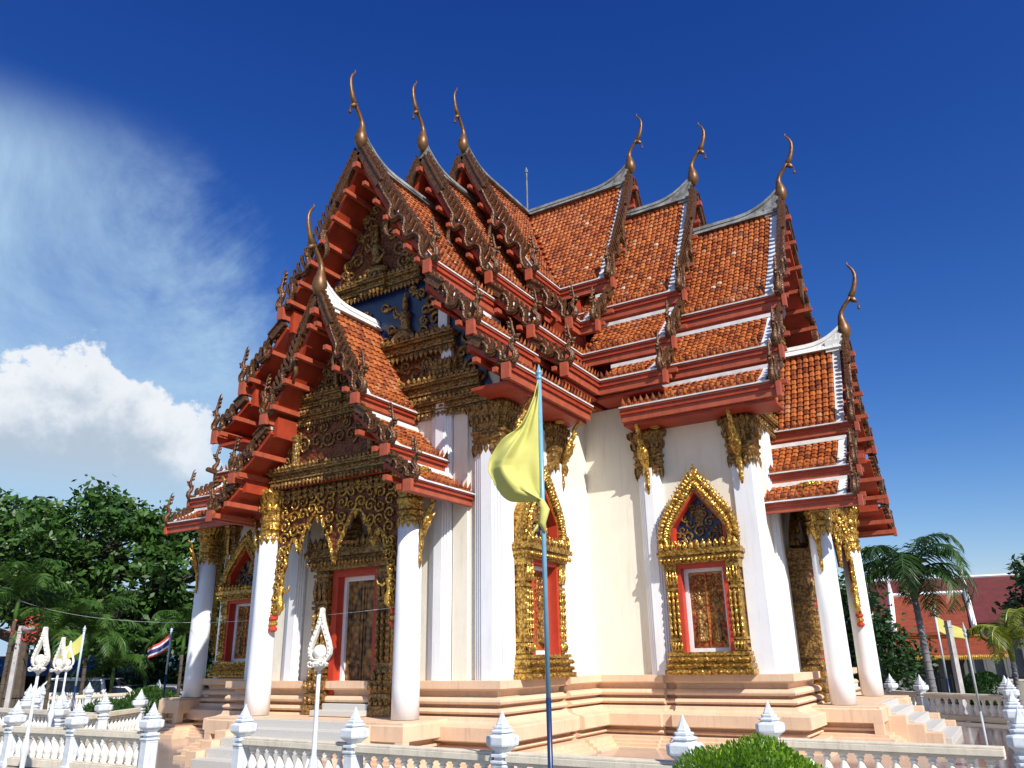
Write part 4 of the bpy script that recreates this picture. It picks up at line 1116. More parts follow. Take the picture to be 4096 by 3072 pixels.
# big post standing alone at right edge
# ------------------------------------------------------------------ lamps
def lamp(x, y, z, zg, k, label, rz):
    """zg: height of the globe centre"""
    r = empty('street_lamp', (x, y, z), rz); tag(r, label, 'street lamp', 'white teardrop street lamps')
    H = zg-z; zt = H-.27*k
    p = MB(); p.lathe([(.11*k,0),(.11*k,.12*k),(.07*k,.16*k),(.06*k,zt*.28),(.085*k,zt*.30),(.05*k,zt*.33),(.045*k,zt*.36),(.06*k,zt*.47),(.095*k,zt*.53),(.065*k,zt*.57),(.04*k,zt*.60),(.034*k,zt*.8),(.03*k,zt)], 14)
    p.build('pole', M['postw'], r, smooth=True)
    O = H-2.27*k
    def Q(a, b, c): return (a*k, b*k, c*k+O)
    b = MB(); b.lathe([(q*k, w_*k+O) for q, w_ in [(.03,1.98),(.07,2.02),(.13,2.05),(.15,2.09),(.11,2.12),(.12,2.15),(.05,2.17)]], 16)
    for sd in (1, -1): b.scroll((sd*.10, 2.09), .05, 1.2, 0, sd, lambda p_, q, d: Q(p_, -d-.11, q), .015*k)
    b.build('bracket', M['lampw'], r)
    g = MB()
    prof = [(.112*k*math.sin(PI*i/12), -.112*k*math.cos(PI*i/12)) for i in range(13)]; prof[0] = (.004, -.112*k); prof[-1] = (.004, .112*k)
    g.lathe(prof, 20, (0,0,H)); g.build('globe', M['glass'], r, smooth=True)
    f = MB()
    for sd in (1, -1):
        out = [(.05,2.10),(.14,2.15),(.19,2.23),(.195,2.32),(.16,2.45),(.10,2.60),(.055,2.74),(.03,2.86),(.028,2.94),(.0,2.96)]
        inn = [(.05,2.14),(.11,2.18),(.135,2.24),(.135,2.31),(.105,2.42),(.055,2.55),(.012,2.66),(.0,2.70),(.0,2.72),(.0,2.74)]
        n = len(out); vs = []
        for (a, za), (b_, zb) in zip(out, inn): vs += [Q(sd*a, -.05, za), Q(sd*a, .05, za), Q(sd*b_, .05, zb), Q(sd*b_, -.05, zb)]
        fs = []
        for i in range(n-1):
            for q in range(4): fs.append((i*4+q, i*4+(q+1) % 4, (i+1)*4+(q+1) % 4, (i+1)*4+q))
        fs += [(0,3,2,1), (n*4-4, n*4-3, n*4-2, n*4-1)]
        f.add(vs, fs)
        for i in range(12):
            t = i/12*(n-2); j = int(t); q = t-j; a = lerp((out[j][0]+inn[j][0])/2, (out[j+1][0]+inn[j+1][0])/2, q); zz = lerp((out[j][1]+inn[j][1])/2, (out[j+1][1]+inn[j+1][1])/2, q)
            f.leaf(Q(sd*a, -.055, zz), Q(sd*(a+.012), -.06, zz+.05), .035*k, (0,-1,0), .012*k)
    f.build('teardrop_frame', M['lampw'], r)
    return r
lamp(3.62,-11.45,-.55,1.86,.72,'white street lamp with a globe in a teardrop frame, in front of the temple stairs', math.radians(22))
lamp(-2.24,-11.44,-.55,1.85,.70,'tallest and nearest of the three lamps at the left', math.radians(22))
lamp(-4.62,-9.77,.15,1.81,.66,'middle one of the three left lamps, half turned away', math.radians(15))
lamp(-6.57,-8.48,.15,1.82,.64,'lamp at the left turned face on so its teardrop ring shows', math.radians(55))

# ------------------------------------------------------------------ flags
def pole_flag(x, y, z0, z1, r, label, flagf=None, fm=None, cat='flagpole', split=.45, group=None, topm=None, botm=None):
    e = empty('flagpole', (x, y, z0)); tag(e, label, cat, group); H = z1-z0
    p = MB(); p.cur = 1; p.tube([(0,0,0),(0,0,H*split)], r, 14); p.cur = 0; p.tube([(0,0,H*split),(0,0,H-.07)], r*.92, 14)
    p.build('pole', [topm or M['polelt'], botm or M['poledk']], e, smooth=True)
    f = MB(); f.lathe([(r*.9,-.09),(r*1.3,-.075),(r*1.3,-.05),(r*.7,-.04),(r*1.5,-.015),(r*1.6,.0),(r*.9,.03),(r*.15,.10)], 12, (0,0,H)); f.build('finial', topm or M['polelt'], e, smooth=True)
    if flagf: flagf(e, H, fm)
    return e
def cloth(name, e, mats, fn, nu=40, nv=40, mi=None):
    mb = MB(); vs = [fn(i/nu, j/nv) for j in range(nv+1) for i in range(nu+1)]; mb.add(vs, [])
    for j in range(nv):
        for i in range(nu):
            mb.f.append((j*(nu+1)+i, j*(nu+1)+i+1, (j+1)*(nu+1)+i+1, (j+1)*(nu+1)+i)); mb.m.append(mi(i/nu, j/nv) if mi else 0)
    o = mb.build(name, mats, e, smooth=True); md = o.modifiers.new('thick', 'SOLIDIFY'); md.thickness = .004; return o
cx_, cy_ = .851, .524
def big_flag(e, H, fm):
    # limp flag: hoist gathered on the pole, fly edge sagging outward (to -right direction) and down
    prof = [(0,.02),(.1,.08),(.25,.22),(.4,.38),(.53,.55),(.62,.66),(.68,.68),(.76,.60),(.85,.50),(.92,.40),(.965,.20),(1,.05)]
    def wid(v):
        for (a, b), (c, d) in zip(prof, prof[1:]):
            if a <= v <= c: return lerp(b, d, (v-a)/(c-a))
        return .05
    def fn(u, v):
        z = H-.12-v*1.33; w = wid(v)*.82
        z -= (u**1.3)*.16*math.sin(v*PI)-.02*u; z += .05*math.sin(u*9)*max(0, v-.6)
        fold = .07*math.sin(u*8+v*3.5)*u*(1-.3*v)+.035*math.sin(u*17-v*7)*u+.022*math.sin(v*19+u*6)*u+.05*max(0, math.sin(u*5-v*4+1))*u
        if u > .78: z -= (u-.78)*.5*math.sin(v*9)
        return (-cx_*w*u+.52*fold, -cy_*w*u-.85*fold-.10*u*math.sin(v*PI)*.6, z)
    cloth('flag', e, [fm], fn, 80, 80)
    t = MB(); t.tube([(-.02,0,H-1.44),(.04,-.03,H-1.56),(0,-.03,H-1.70),(.03,-.02,H-1.80)], [.03,.055,.045,.01], 7)
    t.tube([(0,-.03,H-1.66),(-.08,-.06,H-1.78),(-.13,-.07,H-1.88)], [.02,.015,.004], 5)
    t.build('flag_tie', fm, e, smooth=True)
pole_flag(6.5,-11.2,-.55,4.80,.027,'tall blue flagpole in front of the temple with a limp plain yellow flag', big_flag, M['flag'], split=.36)
def small_flag(mats, dx, dy, wv, hh, droop, stripes=None):
    def f(e, H, fm):
        def fn(u, v):
            return (dx*wv*u+.04*math.sin(6*u+2*v)*u*dy, dy*wv*u-.05*math.sin(6*u+2*v)*u*dx, H-.12-v*hh*(1-.35*u)-droop*u-.06*math.sin(5*u)*u)
        cloth('flag', e, mats, fn, 24, 20, (lambda u, v: stripes(v)) if stripes else None)
    return f
M['fr'] = mat('flag_red', (.50,.05,.035), .8); M['fw'] = mat('flag_white', (.75,.74,.74), .8); M['fb'] = mat('flag_blue', (.04,.04,.16), .8)
M['polew'] = mat('pole_pale', (.50,.60,.68), .4, var=.15, vscale=9)
pole_flag(-14.3,-3.6,-.5,2.85,.035,'slim pale flagpole with a navy foot at the left with a small yellow flag', small_flag([M['flag']], -.851, -.524, .72, .55, .62), split=.5, group='slim pale flagpoles', topm=M['polew'])
pole_flag(-11.8,-2.3,.15,2.78,.03,'slim pale flagpole at the left with a red, white and blue striped flag', small_flag([M['fr'], M['fw'], M['fb']], -.851, -.524, .66, .46, .50, lambda v: 0 if v < .17 else 1 if v < .34 else 2 if v < .66 else 1 if v < .83 else 0), split=.5, group='slim pale flagpoles', topm=M['polew'])
pole_flag(8.30,12.3,-.5,3.0,.035,'slim pale flagpole by the right palm trunk, its yellow flag blowing right', small_flag([M['flag']], .851, .524, .85, .50, .50), split=.4, group='slim pale flagpoles', topm=M['polew'])
M['metal'] = mat('grey_pole', (.42,.45,.46), .5, var=.2, vscale=8)
pole_flag(9.95,-5.7,.15,2.02,.016,'thin bare grey pole standing against the right hand balustrade', None, topm=M['metal'], botm=M['metal'], cat='pole')

# ------------------------------------------------------------------ foliage
def leafq(mb, p, sz, n=None, stretch=1.8):
    a = Vector((random.gauss(0,1), random.gauss(0,1), random.gauss(0,1)*.7)); a.normalize()
    b = a.cross(Vector((random.gauss(0,1), random.gauss(0,1), random.gauss(0,1)))); 
    if b.length < 1e-4: return
    b.normalize(); l = sz*stretch*.5; w = sz*.5
    mb.add([p-a*l, p+b*w*.8, p+a*l, p-b*w*.8], [(0,1,2,3)])
def tree(x, y, z, H, crown, nleaf, lsz, m, label, cat='tree', group=None, trunk_r=.25, lean=0, clumps=60, seed=1, csz=(.5, 1.0)):
    """crown: list of (cx,cy,cz,rx,ry,rz) blobs in metres relative to base"""
    random.seed(seed)
    e = empty('tree', (x, y, z)); tag(e, label, cat, group)
    t = MB(); fork = Vector((lean*.3, 0, H*.32))
    t.tube([(0,0,-.1), (lean*.1,0,H*.12), (lean*.2,0,H*.22), fork], [trunk_r*1.3, trunk_r, trunk_r*.85, trunk_r*.8], 9)
    cl = []
    tot = sum(b[3]*b[4]*b[5] for b in crown)
    for b in crown:
        k = max(2, int(clumps*b[3]*b[4]*b[5]/tot))
        for _ in range(k):
            while True:
                q = Vector((random.uniform(-1,1), random.uniform(-1,1), random.uniform(-1,1)))
                if .15 < q.length < 1: break
            q = q*(q.length**-.35)
            cl.append((Vector((b[0]+q.x*b[3]*.9, b[1]+q.y*b[4]*.9, b[2]+q.z*b[5]*.9)), random.uniform(*csz)))
    for b in crown:
        mid = fork.lerp(Vector(b[:3]), .55)+Vector((0,0,-.1*b[5])); t.tube([fork, mid, Vector(b[:3])], [trunk_r*.55, trunk_r*.36, trunk_r*.15], 6)
        for c, r in cl:
            if (c-Vector(b[:3])).length < max(b[3:6])*1.0 and random.random() < .45:
                s0 = mid.lerp(Vector(b[:3]), random.uniform(.1,.9)); t.tube([s0, s0.lerp(c, .5)+Vector((0,0,-.15)), c], [trunk_r*.2, trunk_r*.12, trunk_r*.05], 4)
    t.build('trunk', M['bark'], e)
    l = MB(); per = int(nleaf/len(cl))
    for c, r in cl:
        for _ in range(per):
            q = Vector((random.gauss(0,.5), random.gauss(0,.5), random.gauss(0,.34)))
            leafq(l, c+q*r, lsz*random.uniform(.7,1.3))
    l.build('crown', m, e)
    return e
def at(u_px, depth, off=0):
    pass
tree(-27.0,1.2,-.55,10.5,[(-2.6,-.8,7.9,3.4,3.4,2.2),(2.2,1.6,8.0,3.4,3.4,2.4),(6.2,4.2,6.4,3.0,3.0,2.6),(-4.6,-2.6,5.6,2.4,2.4,2.0),(0,0,5.6,4.0,3.6,1.5),(3.6,2.6,4.2,2.8,2.8,1.5)], 34000, .21, M['leafA'], 'huge dark green spreading tree filling the left side behind the balustrades', trunk_r=.45, clumps=210, seed=4, csz=(.45,1.0))
tree(-24.0,7.5,-.55,6.0,[(0,0,3.4,2.3,2.3,1.9),(2.2,1.5,2.7,2.0,2.0,1.7),(-2,-1.5,2.5,1.7,1.7,1.4)], 9000, .16, M['leafD'], 'lower bushy dark tree behind the striped flag, beside the left porch column', trunk_r=.2, clumps=70, seed=9)
def palm(x, y, z, H, nf, fl, label, m, tr=.12, seed=1, group=None, droop=1.0, crownshaft=True, bias=0, barkm=None):
    random.seed(seed); e = empty('palm_tree', (x, y, z)); tag(e, label, 'palm tree', group)
    t = MB(); lx = random.uniform(-.12,.12)
    t.tube([(0,0,-.1),(lx*.3,0,H*.3),(lx*.7,0,H*.7),(lx,0,H)], [tr*1.35,tr,tr*.9,tr*.8], 12)
    for i in range(int(H/.25)): t.tube([(lx*i*.25/H,0,i*.25),(lx*i*.25/H,0,i*.25+.03)], tr*1.1, 12)
    t.build('trunk', barkm or M['palmbark'], e, smooth=True)
    if crownshaft:
        c = MB(); c.tube([(lx,0,H-.05),(lx,0,H+.25),(lx,0,H+.7),(lx,0,H+.95)], [tr*.9,tr*1.15,tr*.85,tr*.4], 10); c.build('crownshaft', m, e, smooth=True)
    top = Vector((lx, 0, H+(.75 if crownshaft else .1)))
    l = MB()
    for k in range(nf):
        az = 2*PI*k/nf*2.4+random.uniform(-.3,.3); el = random.uniform(.15,1.35) if k > 1 else 1.45
        d = Vector((math.cos(az), math.sin(az), 0)); pts = []; p = top.copy(); ang = el; st = fl/14
        for i in range(15):
            pts.append(p.copy()); p = p+d*(st*math.cos(ang))+Vector((0,0,st*math.sin(ang))); ang -= droop*(.06+.016*i)*random.uniform(.9,1.1)
        l.tube(pts, [.028*(1-i/16)+.004 for i in range(15)], 4)
        side = d.cross(Vector((0,0,1)))
        for i in range(1, 52):
            t_ = i/52*14; j = int(t_); q = t_-j; b = pts[j].lerp(pts[min(j+1,14)], q); tan = (pts[min(j+1,14)]-pts[max(j-1,0)]).normalized()
            ll = (fl*.24*math.sin(PI*(i/52)**.75)**.7+.05)*random.uniform(.8,1.1)
            for sd in (1, -1):
                dd = (side*sd*1.0+tan*.55+Vector((0,0,-.55*random.random()*droop-.15+.3*random.random()))).normalized()
                tip = b+dd*ll+Vector((0,0,-ll*.28)); mid = b+dd*ll*.5; w = tan*.0125*max(.8, fl/2)
                l.add([b-w, mid-w*1.2, tip, mid+w*1.2, b+w], [(0,1,2,3,4)])
    l.build('fronds', m, e)
    return e
GP = 'palms at the left of the temple'
palm(-19.5,-3.1,-.55,3.9,15,2.3,'tall palm at the far left edge with a spear leaf pointing up',M['leafB'],.075,5,GP,barkm=M['bark'])
palm(-18.4,-2.1,-.55,2.6,15,2.1,'feathery palm behind the left lamps, right of the stone pole',M['leafB'],.065,3,GP,barkm=M['bark'])
palm(-19.2,-.4,-.55,2.7,15,2.3,'palm with drooping fronds behind the yellow flag at the left',M['leafB'],.075,8,GP,barkm=M['bark'])
palm(-16.6,1.8,-.55,2.7,14,1.9,'palm close to the left porch column, behind the striped flag',M['leafB'],.065,13,GP,barkm=M['bark'])
palm(-19.6,1.0,-.55,1.5,14,1.9,'low palm between the yellow flag and the striped flag',M['leafB'],.065,11,GP,barkm=M['bark'])
palm(8.05,10.2,-.55,3.9,20,2.75,'large feathery palm with a slim grey trunk to the right of the temple',M['leafD2'],.11,21,None,1.5)
palm(10.15,13.4,-.55,2.0,14,1.7,'small yellowish palm beside the blue awning near the right edge',M['leafY'],.09,23,None,1.2)
tree(4.9,14.0,-.55,5.2,[(0,0,3.3,1.9,1.9,1.6),(.8,.6,2.3,1.7,1.7,1.3),(.6,-1.0,1.7,1.3,1.3,1.1)], 11000, .13, M['leafD'], 'dense dark tree just right of the porch columns, below the large palm', trunk_r=.15, clumps=70, seed=31)
tree(13.4,30.0,-.55,8.0,[(0,0,5.4,2.6,2.6,2.2),(-1.2,.4,3.8,1.8,1.8,1.4)], 7000, .2, M['leafD'], 'dark round tree at the right edge in front of the maroon roof', trunk_r=.2, clumps=60, seed=33)
def shrub(x, y, z, rx, rz, n, sz, m, label, cat='shrub', seed=1, hole=False):
    random.seed(seed); e = empty('hedge' if cat == 'hedge' else 'shrub', (x, y, z)); tag(e, label, cat)
    s = MB()
    for k in range(9):
        a = 2*PI*k/9; s.tube([(0,0,-.05),(math.cos(a)*rx*.3, math.sin(a)*rx*.3, rz*.5),(math.cos(a)*rx*.6, math.sin(a)*rx*.6, rz*1.1)], [.03,.02,.008], 5)
    s.build('stem', M['bark'], e)
    l = MB()
    for _ in range(n):
        while True:
            q = Vector((random.gauss(0,1), random.gauss(0,1), random.gauss(0,1)))
            if q.length > .1: break
        q.normalize()
        if q.z < -.6: continue
        r = 1+.02*math.sin(9*q.x+4*q.y)+.015*math.sin(13*q.z+5*q.x)+random.uniform(-.09,.02)
        p = Vector((q.x*rx*r, q.y*rx*r, rz*.95+q.z*rz*r*.95))
        a = (q+Vector((random.gauss(0,.45), random.gauss(0,.45), random.gauss(0,.45)+.5))).normalized(); b = a.cross(Vector((random.random(), random.random(), random.random()))).normalized()
        ll = sz*random.uniform(.7,1.5); w = sz*.32
        l.add([p-b*w*.3, p+a*ll*.5-b*w, p+a*ll, p+a*ll*.5+b*w, p+b*w*.3], [(0,1,2,3,4)])
    l.build('foliage', m, e)
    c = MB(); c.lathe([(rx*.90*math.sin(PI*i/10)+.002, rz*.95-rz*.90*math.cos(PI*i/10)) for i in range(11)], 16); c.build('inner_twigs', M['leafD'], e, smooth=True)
    return e
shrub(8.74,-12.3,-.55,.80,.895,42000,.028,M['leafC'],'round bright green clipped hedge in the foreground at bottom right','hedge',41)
shrub(-9.3,-5.6,.15,.75,.40,5000,.06,M['leafA'],'small dark green clipped shrub behind the second left balustrade','shrub',42)
shrub(-16.0,.2,-.55,1.0,.8,4000,.10,M['leafB'],'loose green shrub with broad leaves behind the left fence','shrub',43)
shrub(9.35,12.2,-.55,.8,.85,5000,.07,M['leafD'],'rounded dark shrub behind the right hand balustrade','shrub',44)

# ------------------------------------------------------------------ things behind, left
def pole_c(x, y, z0, z1, r, label):
    e = empty('utility_pole', (x, y, z0)); tag(e, label, 'pole'); p = MB(); p.lathe([(r*1.2,0),(r,z1-z0)], 4); p.build('shaft', M['conc'], e); b = MB(); b.lathe([(r*1.3,z1-z0-.2),(r*1.3,z1-z0-.14)],4); b.build('band', M['metal'], e); return e
M['conc'] = mat('concrete', (.46,.44,.43), .85, var=.3, vscale=6, bump=.2, bscale=30)
pole_c(-13.4,-6.0,-.55,2.85,.075,'weathered concrete pole at the far left edge')
pole_c(8.75,10.4,-.55,2.65,.10,'pale concrete pole between the palm trunk and the yellow flag at the right')
def orchid():
    random.seed(6); e = empty('hanging_flowers', (-13.2,-5.9,2.75)); tag(e, 'spray of orange red flowers hanging by the concrete pole at the far left', 'flowers')
    b = MB(); b.lathe([(.05,-.1),(.16,0),(.18,.08)], 10); b.build('basket', M['conc'], e)
    f = MB()
    for _ in range(170):
        a = random.uniform(0, 2*PI); r = abs(random.gauss(0,.28)); leafq(f, Vector((math.cos(a)*r, math.sin(a)*r, random.gauss(0,.2)-r*.3)), .06)
    f.build('blossoms', M['orange'], e)
M['orange'] = mat('blossom_orange', (.34,.04,.015), .6)
orchid()
M['carw'] = mat('car_white', (.78,.79,.80), .25, coat=.6); M['cars'] = mat('car_silver', (.42,.45,.48), .28, metal=.5, coat=.6); M['card'] = mat('car_dark', (.04,.045,.05), .25, coat=.6)
M['win'] = mat('car_glass', (.012,.016,.02), .08); M['rub'] = mat('tyre', (.02,.02,.02), .85); M['rimm'] = mat('rim', (.5,.5,.52), .3, metal=.8)
M['hl'] = mat('headlight_glass', (.75,.78,.8), .1); M['tl'] = mat('tail_lens', (.4,.02,.02), .2)
def car(x, y, z, rz, m, label, kind=0):
    e = empty('parked_car', (x, y, z), rz); tag(e, label, 'car', 'cars parked beyond the left balustrades')
    if kind == 0: top = [(-2.1,.35),(-2.15,.75),(-2.0,.95),(-1.35,1.02),(-.75,1.42),(.45,1.46),(1.15,1.02),(2.0,.85),(2.18,.62),(2.15,.35)]
    else: top = [(-2.2,.35),(-2.25,1.0),(-2.15,1.15),(-1.9,1.75),(.9,1.80),(1.5,1.20),(2.15,1.0),(2.3,.7),(2.25,.35)]
    b = MB(); n = len(top); ys = (-.86,-.80,.80,.86)
    def ring(yv, ins):
        out = []
        for (px, pz) in top:
            t = max(0, (pz-1.0)/.5); out.append((px*(1-.02*ins), yv*(1-.16*t), pz-(.03 if ins else 0)))
        return out
    R_ = [ring(-.86,1), ring(-.80,0), ring(.80,0), ring(.86,1)]
    vs = [p for r in R_ for p in r]; fs = [tuple(range(n)), tuple(range(4*n-1, 3*n-1, -1))]
    for i in range(3):
        for k in range(n): fs.append((i*n+k, (i+1)*n+k, (i+1)*n+(k+1) % n, i*n+(k+1) % n))
    b.add(vs, fs); b.build('body', m, e, bevel=.04)
    w = MB()
    for sd in (1, -1):
        if kind == 0: pl = [(-1.15,1.04),(-.70,1.36),(.40,1.39),(.95,1.04)]
        else: pl = [(-1.95,1.2),(-1.78,1.66),(.82,1.70),(1.3,1.22)]
        w.add([(a, sd*(.87*(1-.16*max(0,(q-1.0)/.5))), q) for a, q in pl], [(0,1,2,3)])
    w.build('side_window', M['win'], e)
    if kind == 0: pr = [((1.13,1.05),(.50,1.43)), ((-1.32,1.05),(-.80,1.41))]
    else: pr = [((1.50,1.24),(.95,1.76)), ((-2.16,1.2),(-1.93,1.70))]
    for (a, c) in pr:
        s_ = .012 if a[0] > 0 else -.012; ws = MB()
        ws.add([(a[0]+s_,-.72,a[1]),(a[0]+s_,.72,a[1]),(c[0]+s_,.64,c[1]+.01),(c[0]+s_,-.64,c[1]+.01)], [(0,1,2,3)])
        ws.build('windscreen' if a[0] > 0 else 'rear_window', M['win'], e)
    for px in (-1.3, 1.35):
        for sd in (1, -1):
            t = MB(); t.tube([(px, sd*.70, .32), (px, sd*.89, .32)], .32, 18); wo_ = t.build('wheel', M['rub'], e)
            r_ = MB(); r_.tube([(px, sd*.885, .32), (px, sd*.90, .32)], .19, 12); r_.build('rim', M['rimm'], wo_)
    for sd in (1, -1):
        h = MB(); h.box(2.0 if kind == 0 else 2.1, 2.19 if kind == 0 else 2.28, sd*.62-.14, sd*.62+.14, .62, .78); h.build('headlight', M['hl'], e)
        h = MB(); h.box(-2.17 if kind == 0 else -2.26, -2.02, sd*.66-.13, sd*.66+.13, .72, .90); h.build('tail_light', M['tl'], e)
    return e
car(-26.0,3.4,-.54,math.radians(200),M['carw'],'white van parked behind the yellow flag', 1)
car(-24.2,4.4,-.54,math.radians(205),M['carw'],'white low car parked between the van and the silver car')
car(-22.0,5.2,-.54,math.radians(208),M['cars'],'silver car parked closest to the left porch column')
car(-29.0,-3.2,-.54,math.radians(195),M['card'],'dark car parked at the far left edge')
# iron fence in front of the cars
def iron_fence(label, p0, p1, z, h, n, m=None, group=None):
    m = m or M['black']; e = empty('iron_fence', (p0[0], p0[1], z)); tag(e, label, 'fence', group); d = Vector((p1[0]-p0[0], p1[1]-p0[1], 0))
    r = MB(); r.tube([(0,0,.15), d+Vector((0,0,.15))], .02, 4); r.tube([(0,0,h-.12), d+Vector((0,0,h-.12))], .02, 4); r.build('rail', m, e)
    b = MB()
    for i in range(n+1): q = d*(i/n); b.tube([q, q+Vector((0,0,h-.05)), q+Vector((0,0,h+.02))], [.012,.012,.002], 4)
    b.build('bars', m, e)
iron_fence('black spiked iron fence behind the farthest left balustrade', (-21.5,-6.5), (-20.0,8.0), -.55, 1.35, 95)
iron_fence('dark railing behind the pointed posts on the right', (5.0,17.0), (12.5,15.5), -.55, 1.5, 50)
# shops
M['awn'] = mat('blue_awning', (.03,.10,.20), .6, var=.3, vscale=4); M['dark'] = mat('dark_interior', (.02,.02,.022), .9); M['sgn'] = mat('sign_blue', (.05,.28,.60), .5); M['grayw'] = mat('grey_wall', (.16,.17,.17), .9, var=.3, vscale=2)
M['tarp'] = mat('pale_tarp', (.30,.50,.56), .6, var=.2, vscale=3)
def shop(x, y, rz, w, h, label, awn, signs=True, cat='shop', wm=None):
    e = empty('shop', (x, y, -.55), rz); tag(e, label, cat)
    b = MB(); b.box(-w/2, w/2, 0, 4, 0, .1); b.box(-w/2, w/2, 3.9, 4, .1, h); b.box(-w/2, -w/2+.15, 0, 3.9, .1, h); b.box(w/2-.15, w/2, 0, 3.9, .1, h); b.box(-w/2, w/2, -.05, 4.05, h, h+.15)
    b.build('wall', wm or M['grayw'], e)
    a = MB(); a.add([(-w/2,-.06,h),(w/2,-.06,h),(w/2,-1.5,h-.7),(-w/2,-1.5,h-.7),(-w/2,-.06,h-.05),(w/2,-.06,h-.05),(w/2,-1.5,h-.85),(-w/2,-1.5,h-.85)], [(0,1,2,3),(4,7,6,5),(3,2,6,7),(0,3,7,4),(1,5,6,2)]); a.build('awning', awn, e)
    for i in range(5): c = MB(); c.tube([(-w/2+.1+i*(w-.2)/4,-1.4,0),(-w/2+.1+i*(w-.2)/4,-1.4,h-.72)], .04, 6); c.build('awning_post', M['metal'], e)
    random.seed(int(w*10))
    for i in range(7): k = MB(); q = -w/2+.5+i*(w-1)/6; k.box(q-.3, q+.3, .6, 1.2, .1, random.uniform(.6,1.4)); k.build('counter', M['fw'], e)
    if signs:
        s = MB(); s.box(-w/2+.3, -w/2+2.0, -.16, -.10, h+.17, h+.9); s.build('signboard', M['sgn'], e)
        s = MB(); s.box(-w/2+.35, -w/2+1.95, -.17, -.162, h+.2, h+.5); s.build('sign_panel', M['fw'], e)
    return e
AZ = math.radians(31)
shop(-37.5,-2.0,AZ+.6,9,3.0,'dark shopfront with a blue sign at the far left edge', M['awn'])
shop(-31.5,8.5,AZ+.3,11,2.7,'long dark stall with a blue grey awning behind the parked cars', M['awn'], False, 'market stall')
shop(14.5,27.0,math.radians(-8),7,2.9,'low shelter with a pale blue awning behind the small palm on the right', M['tarp'], False, 'shelter')
# red roofed buildings on the right
def hall(x, y, rz, w, d, zw, zr, m_roof, label, trim=True, lower=True):
    e = empty('hall', (x, y, -.55), rz); tag(e, label, 'building')
    b = MB(); b.box(-w/2+.6, w/2-.6, .6, d-.6, 0, zw); b.build('wall', M['grayw'], e)
    n = max(4, int(w/1.2))
    for i in range(n+1): c = MB(); q = -w/2+.5+i*(w-1)/n; c.box(q-.12, q+.12, .1, .34, 0, zw); c.build('pillar', M['conc2'], e)
    r = MB(); t = .15
    for sgn in (0, 1):
        y0, y1 = (-.1, d/2) if sgn == 0 else (d+.1, d/2)
        r.add([(-w/2,y0,zw),(w/2,y0,zw),(w/2,y1,zr),(-w/2,y1,zr),(-w/2,y0,zw-t),(w/2,y0,zw-t),(w/2,y1,zr-t),(-w/2,y1,zr-t)], [(0,1,2,3),(7,6,5,4),(0,4,5,1),(1,5,6,2),(3,2,6,7),(0,3,7,4)])
    r.prism([(0.1,zw),(d-.1,zw),(d/2,zr-.05)], -w/2+.35, w/2-.35, lambda p, q, dd: (dd, p, q))
    ro = r.build('roof', m_roof, e)
    tr = MB()
    tr.tube([(-w/2,d/2,zr+.05),(w/2,d/2,zr+.05)], .12, 6)
    if trim:
        for sx in (-w/2, w/2):
            for (ya, yb) in ((-.15, d/2), (d+.15, d/2)): tr.tube([(sx,ya,zw+.08),(sx,(ya+yb)/2,(zw+zr)/2+.0),(sx,yb,zr+.15)], .13, 6)
            tr.tube([(sx,-.15,zw+.1),(sx,-.3,zw+.35),(sx,-.25,zw+.7)], [.12,.09,.02], 6); tr.tube([(sx,d/2,zr),(sx,d/2-.05,zr+.6),(sx,d/2+.1,zr+1.1)], [.14,.08,.02], 6)
    tr.build('roof_trim', M['fw'], ro)
    if lower:
        l = MB(); l.add([(-w/2-1.2,-1.5,zw-1.05),(w/2+1.2,-1.5,zw-1.05),(w/2+.2,.1,zw-.25),(-w/2-.2,.1,zw-.25),(-w/2-1.2,-1.5,zw-1.15),(w/2+1.2,-1.5,zw-1.15),(w/2+.2,.1,zw-.35),(-w/2-.2,.1,zw-.35)], [(0,1,2,3),(7,6,5,4),(0,4,5,1),(1,5,6,2),(3,2,6,7),(0,3,7,4)]); l.build('lower_roof', m_roof, e)
        g = MB()
        for i in range(70): q = -w/2-1.1+i*(w+2.2)/70; g.leaf((q,-1.52,zw-1.08), (q,-1.53,zw-1.32), .14, (0,-1,0), .02)
        g.tube([(-w/2-.2,.05,zw-.2),(w/2+.2,.05,zw-.2)], .08, 6)
        for sx in (1, -1): g.tube([(sx*(w/2+.2),.05,zw-.2),(sx*(w/2+1.2),-1.5,zw-1.0)], .08, 6)
        g.build('eave_trim', M['goldsm'], e)
    return e
M['conc2'] = mat('pillar_dark', (.12,.12,.12), .8)
M['roofo'] = mat('far_orange_tiles', (.30,.058,.018), .65, col2=(.17,.03,.012), vscale=3, bump=.8, bscale=9, stretch=(1,4,4)); M['roofm'] = mat('maroon_tiles', (.15,.024,.02), .75, col2=(.09,.017,.015), vscale=1.5, bump=.5, bscale=12)
hall(7.0,27.5,math.radians(4),3.6,5.0,3.2,5.15,M['roofo'],'orange tiled hall with white roof edging behind the large palm on the right')
hall(15.0,46,math.radians(8),26,12,4.2,7.5,M['roofm'],'long hall with a big plain maroon roof at the right edge',False,False)
hall(-54,32,math.radians(50),20,9,2.6,5.0,M['roofm'],'low red roofed building seen through the big tree on the left',False,False)
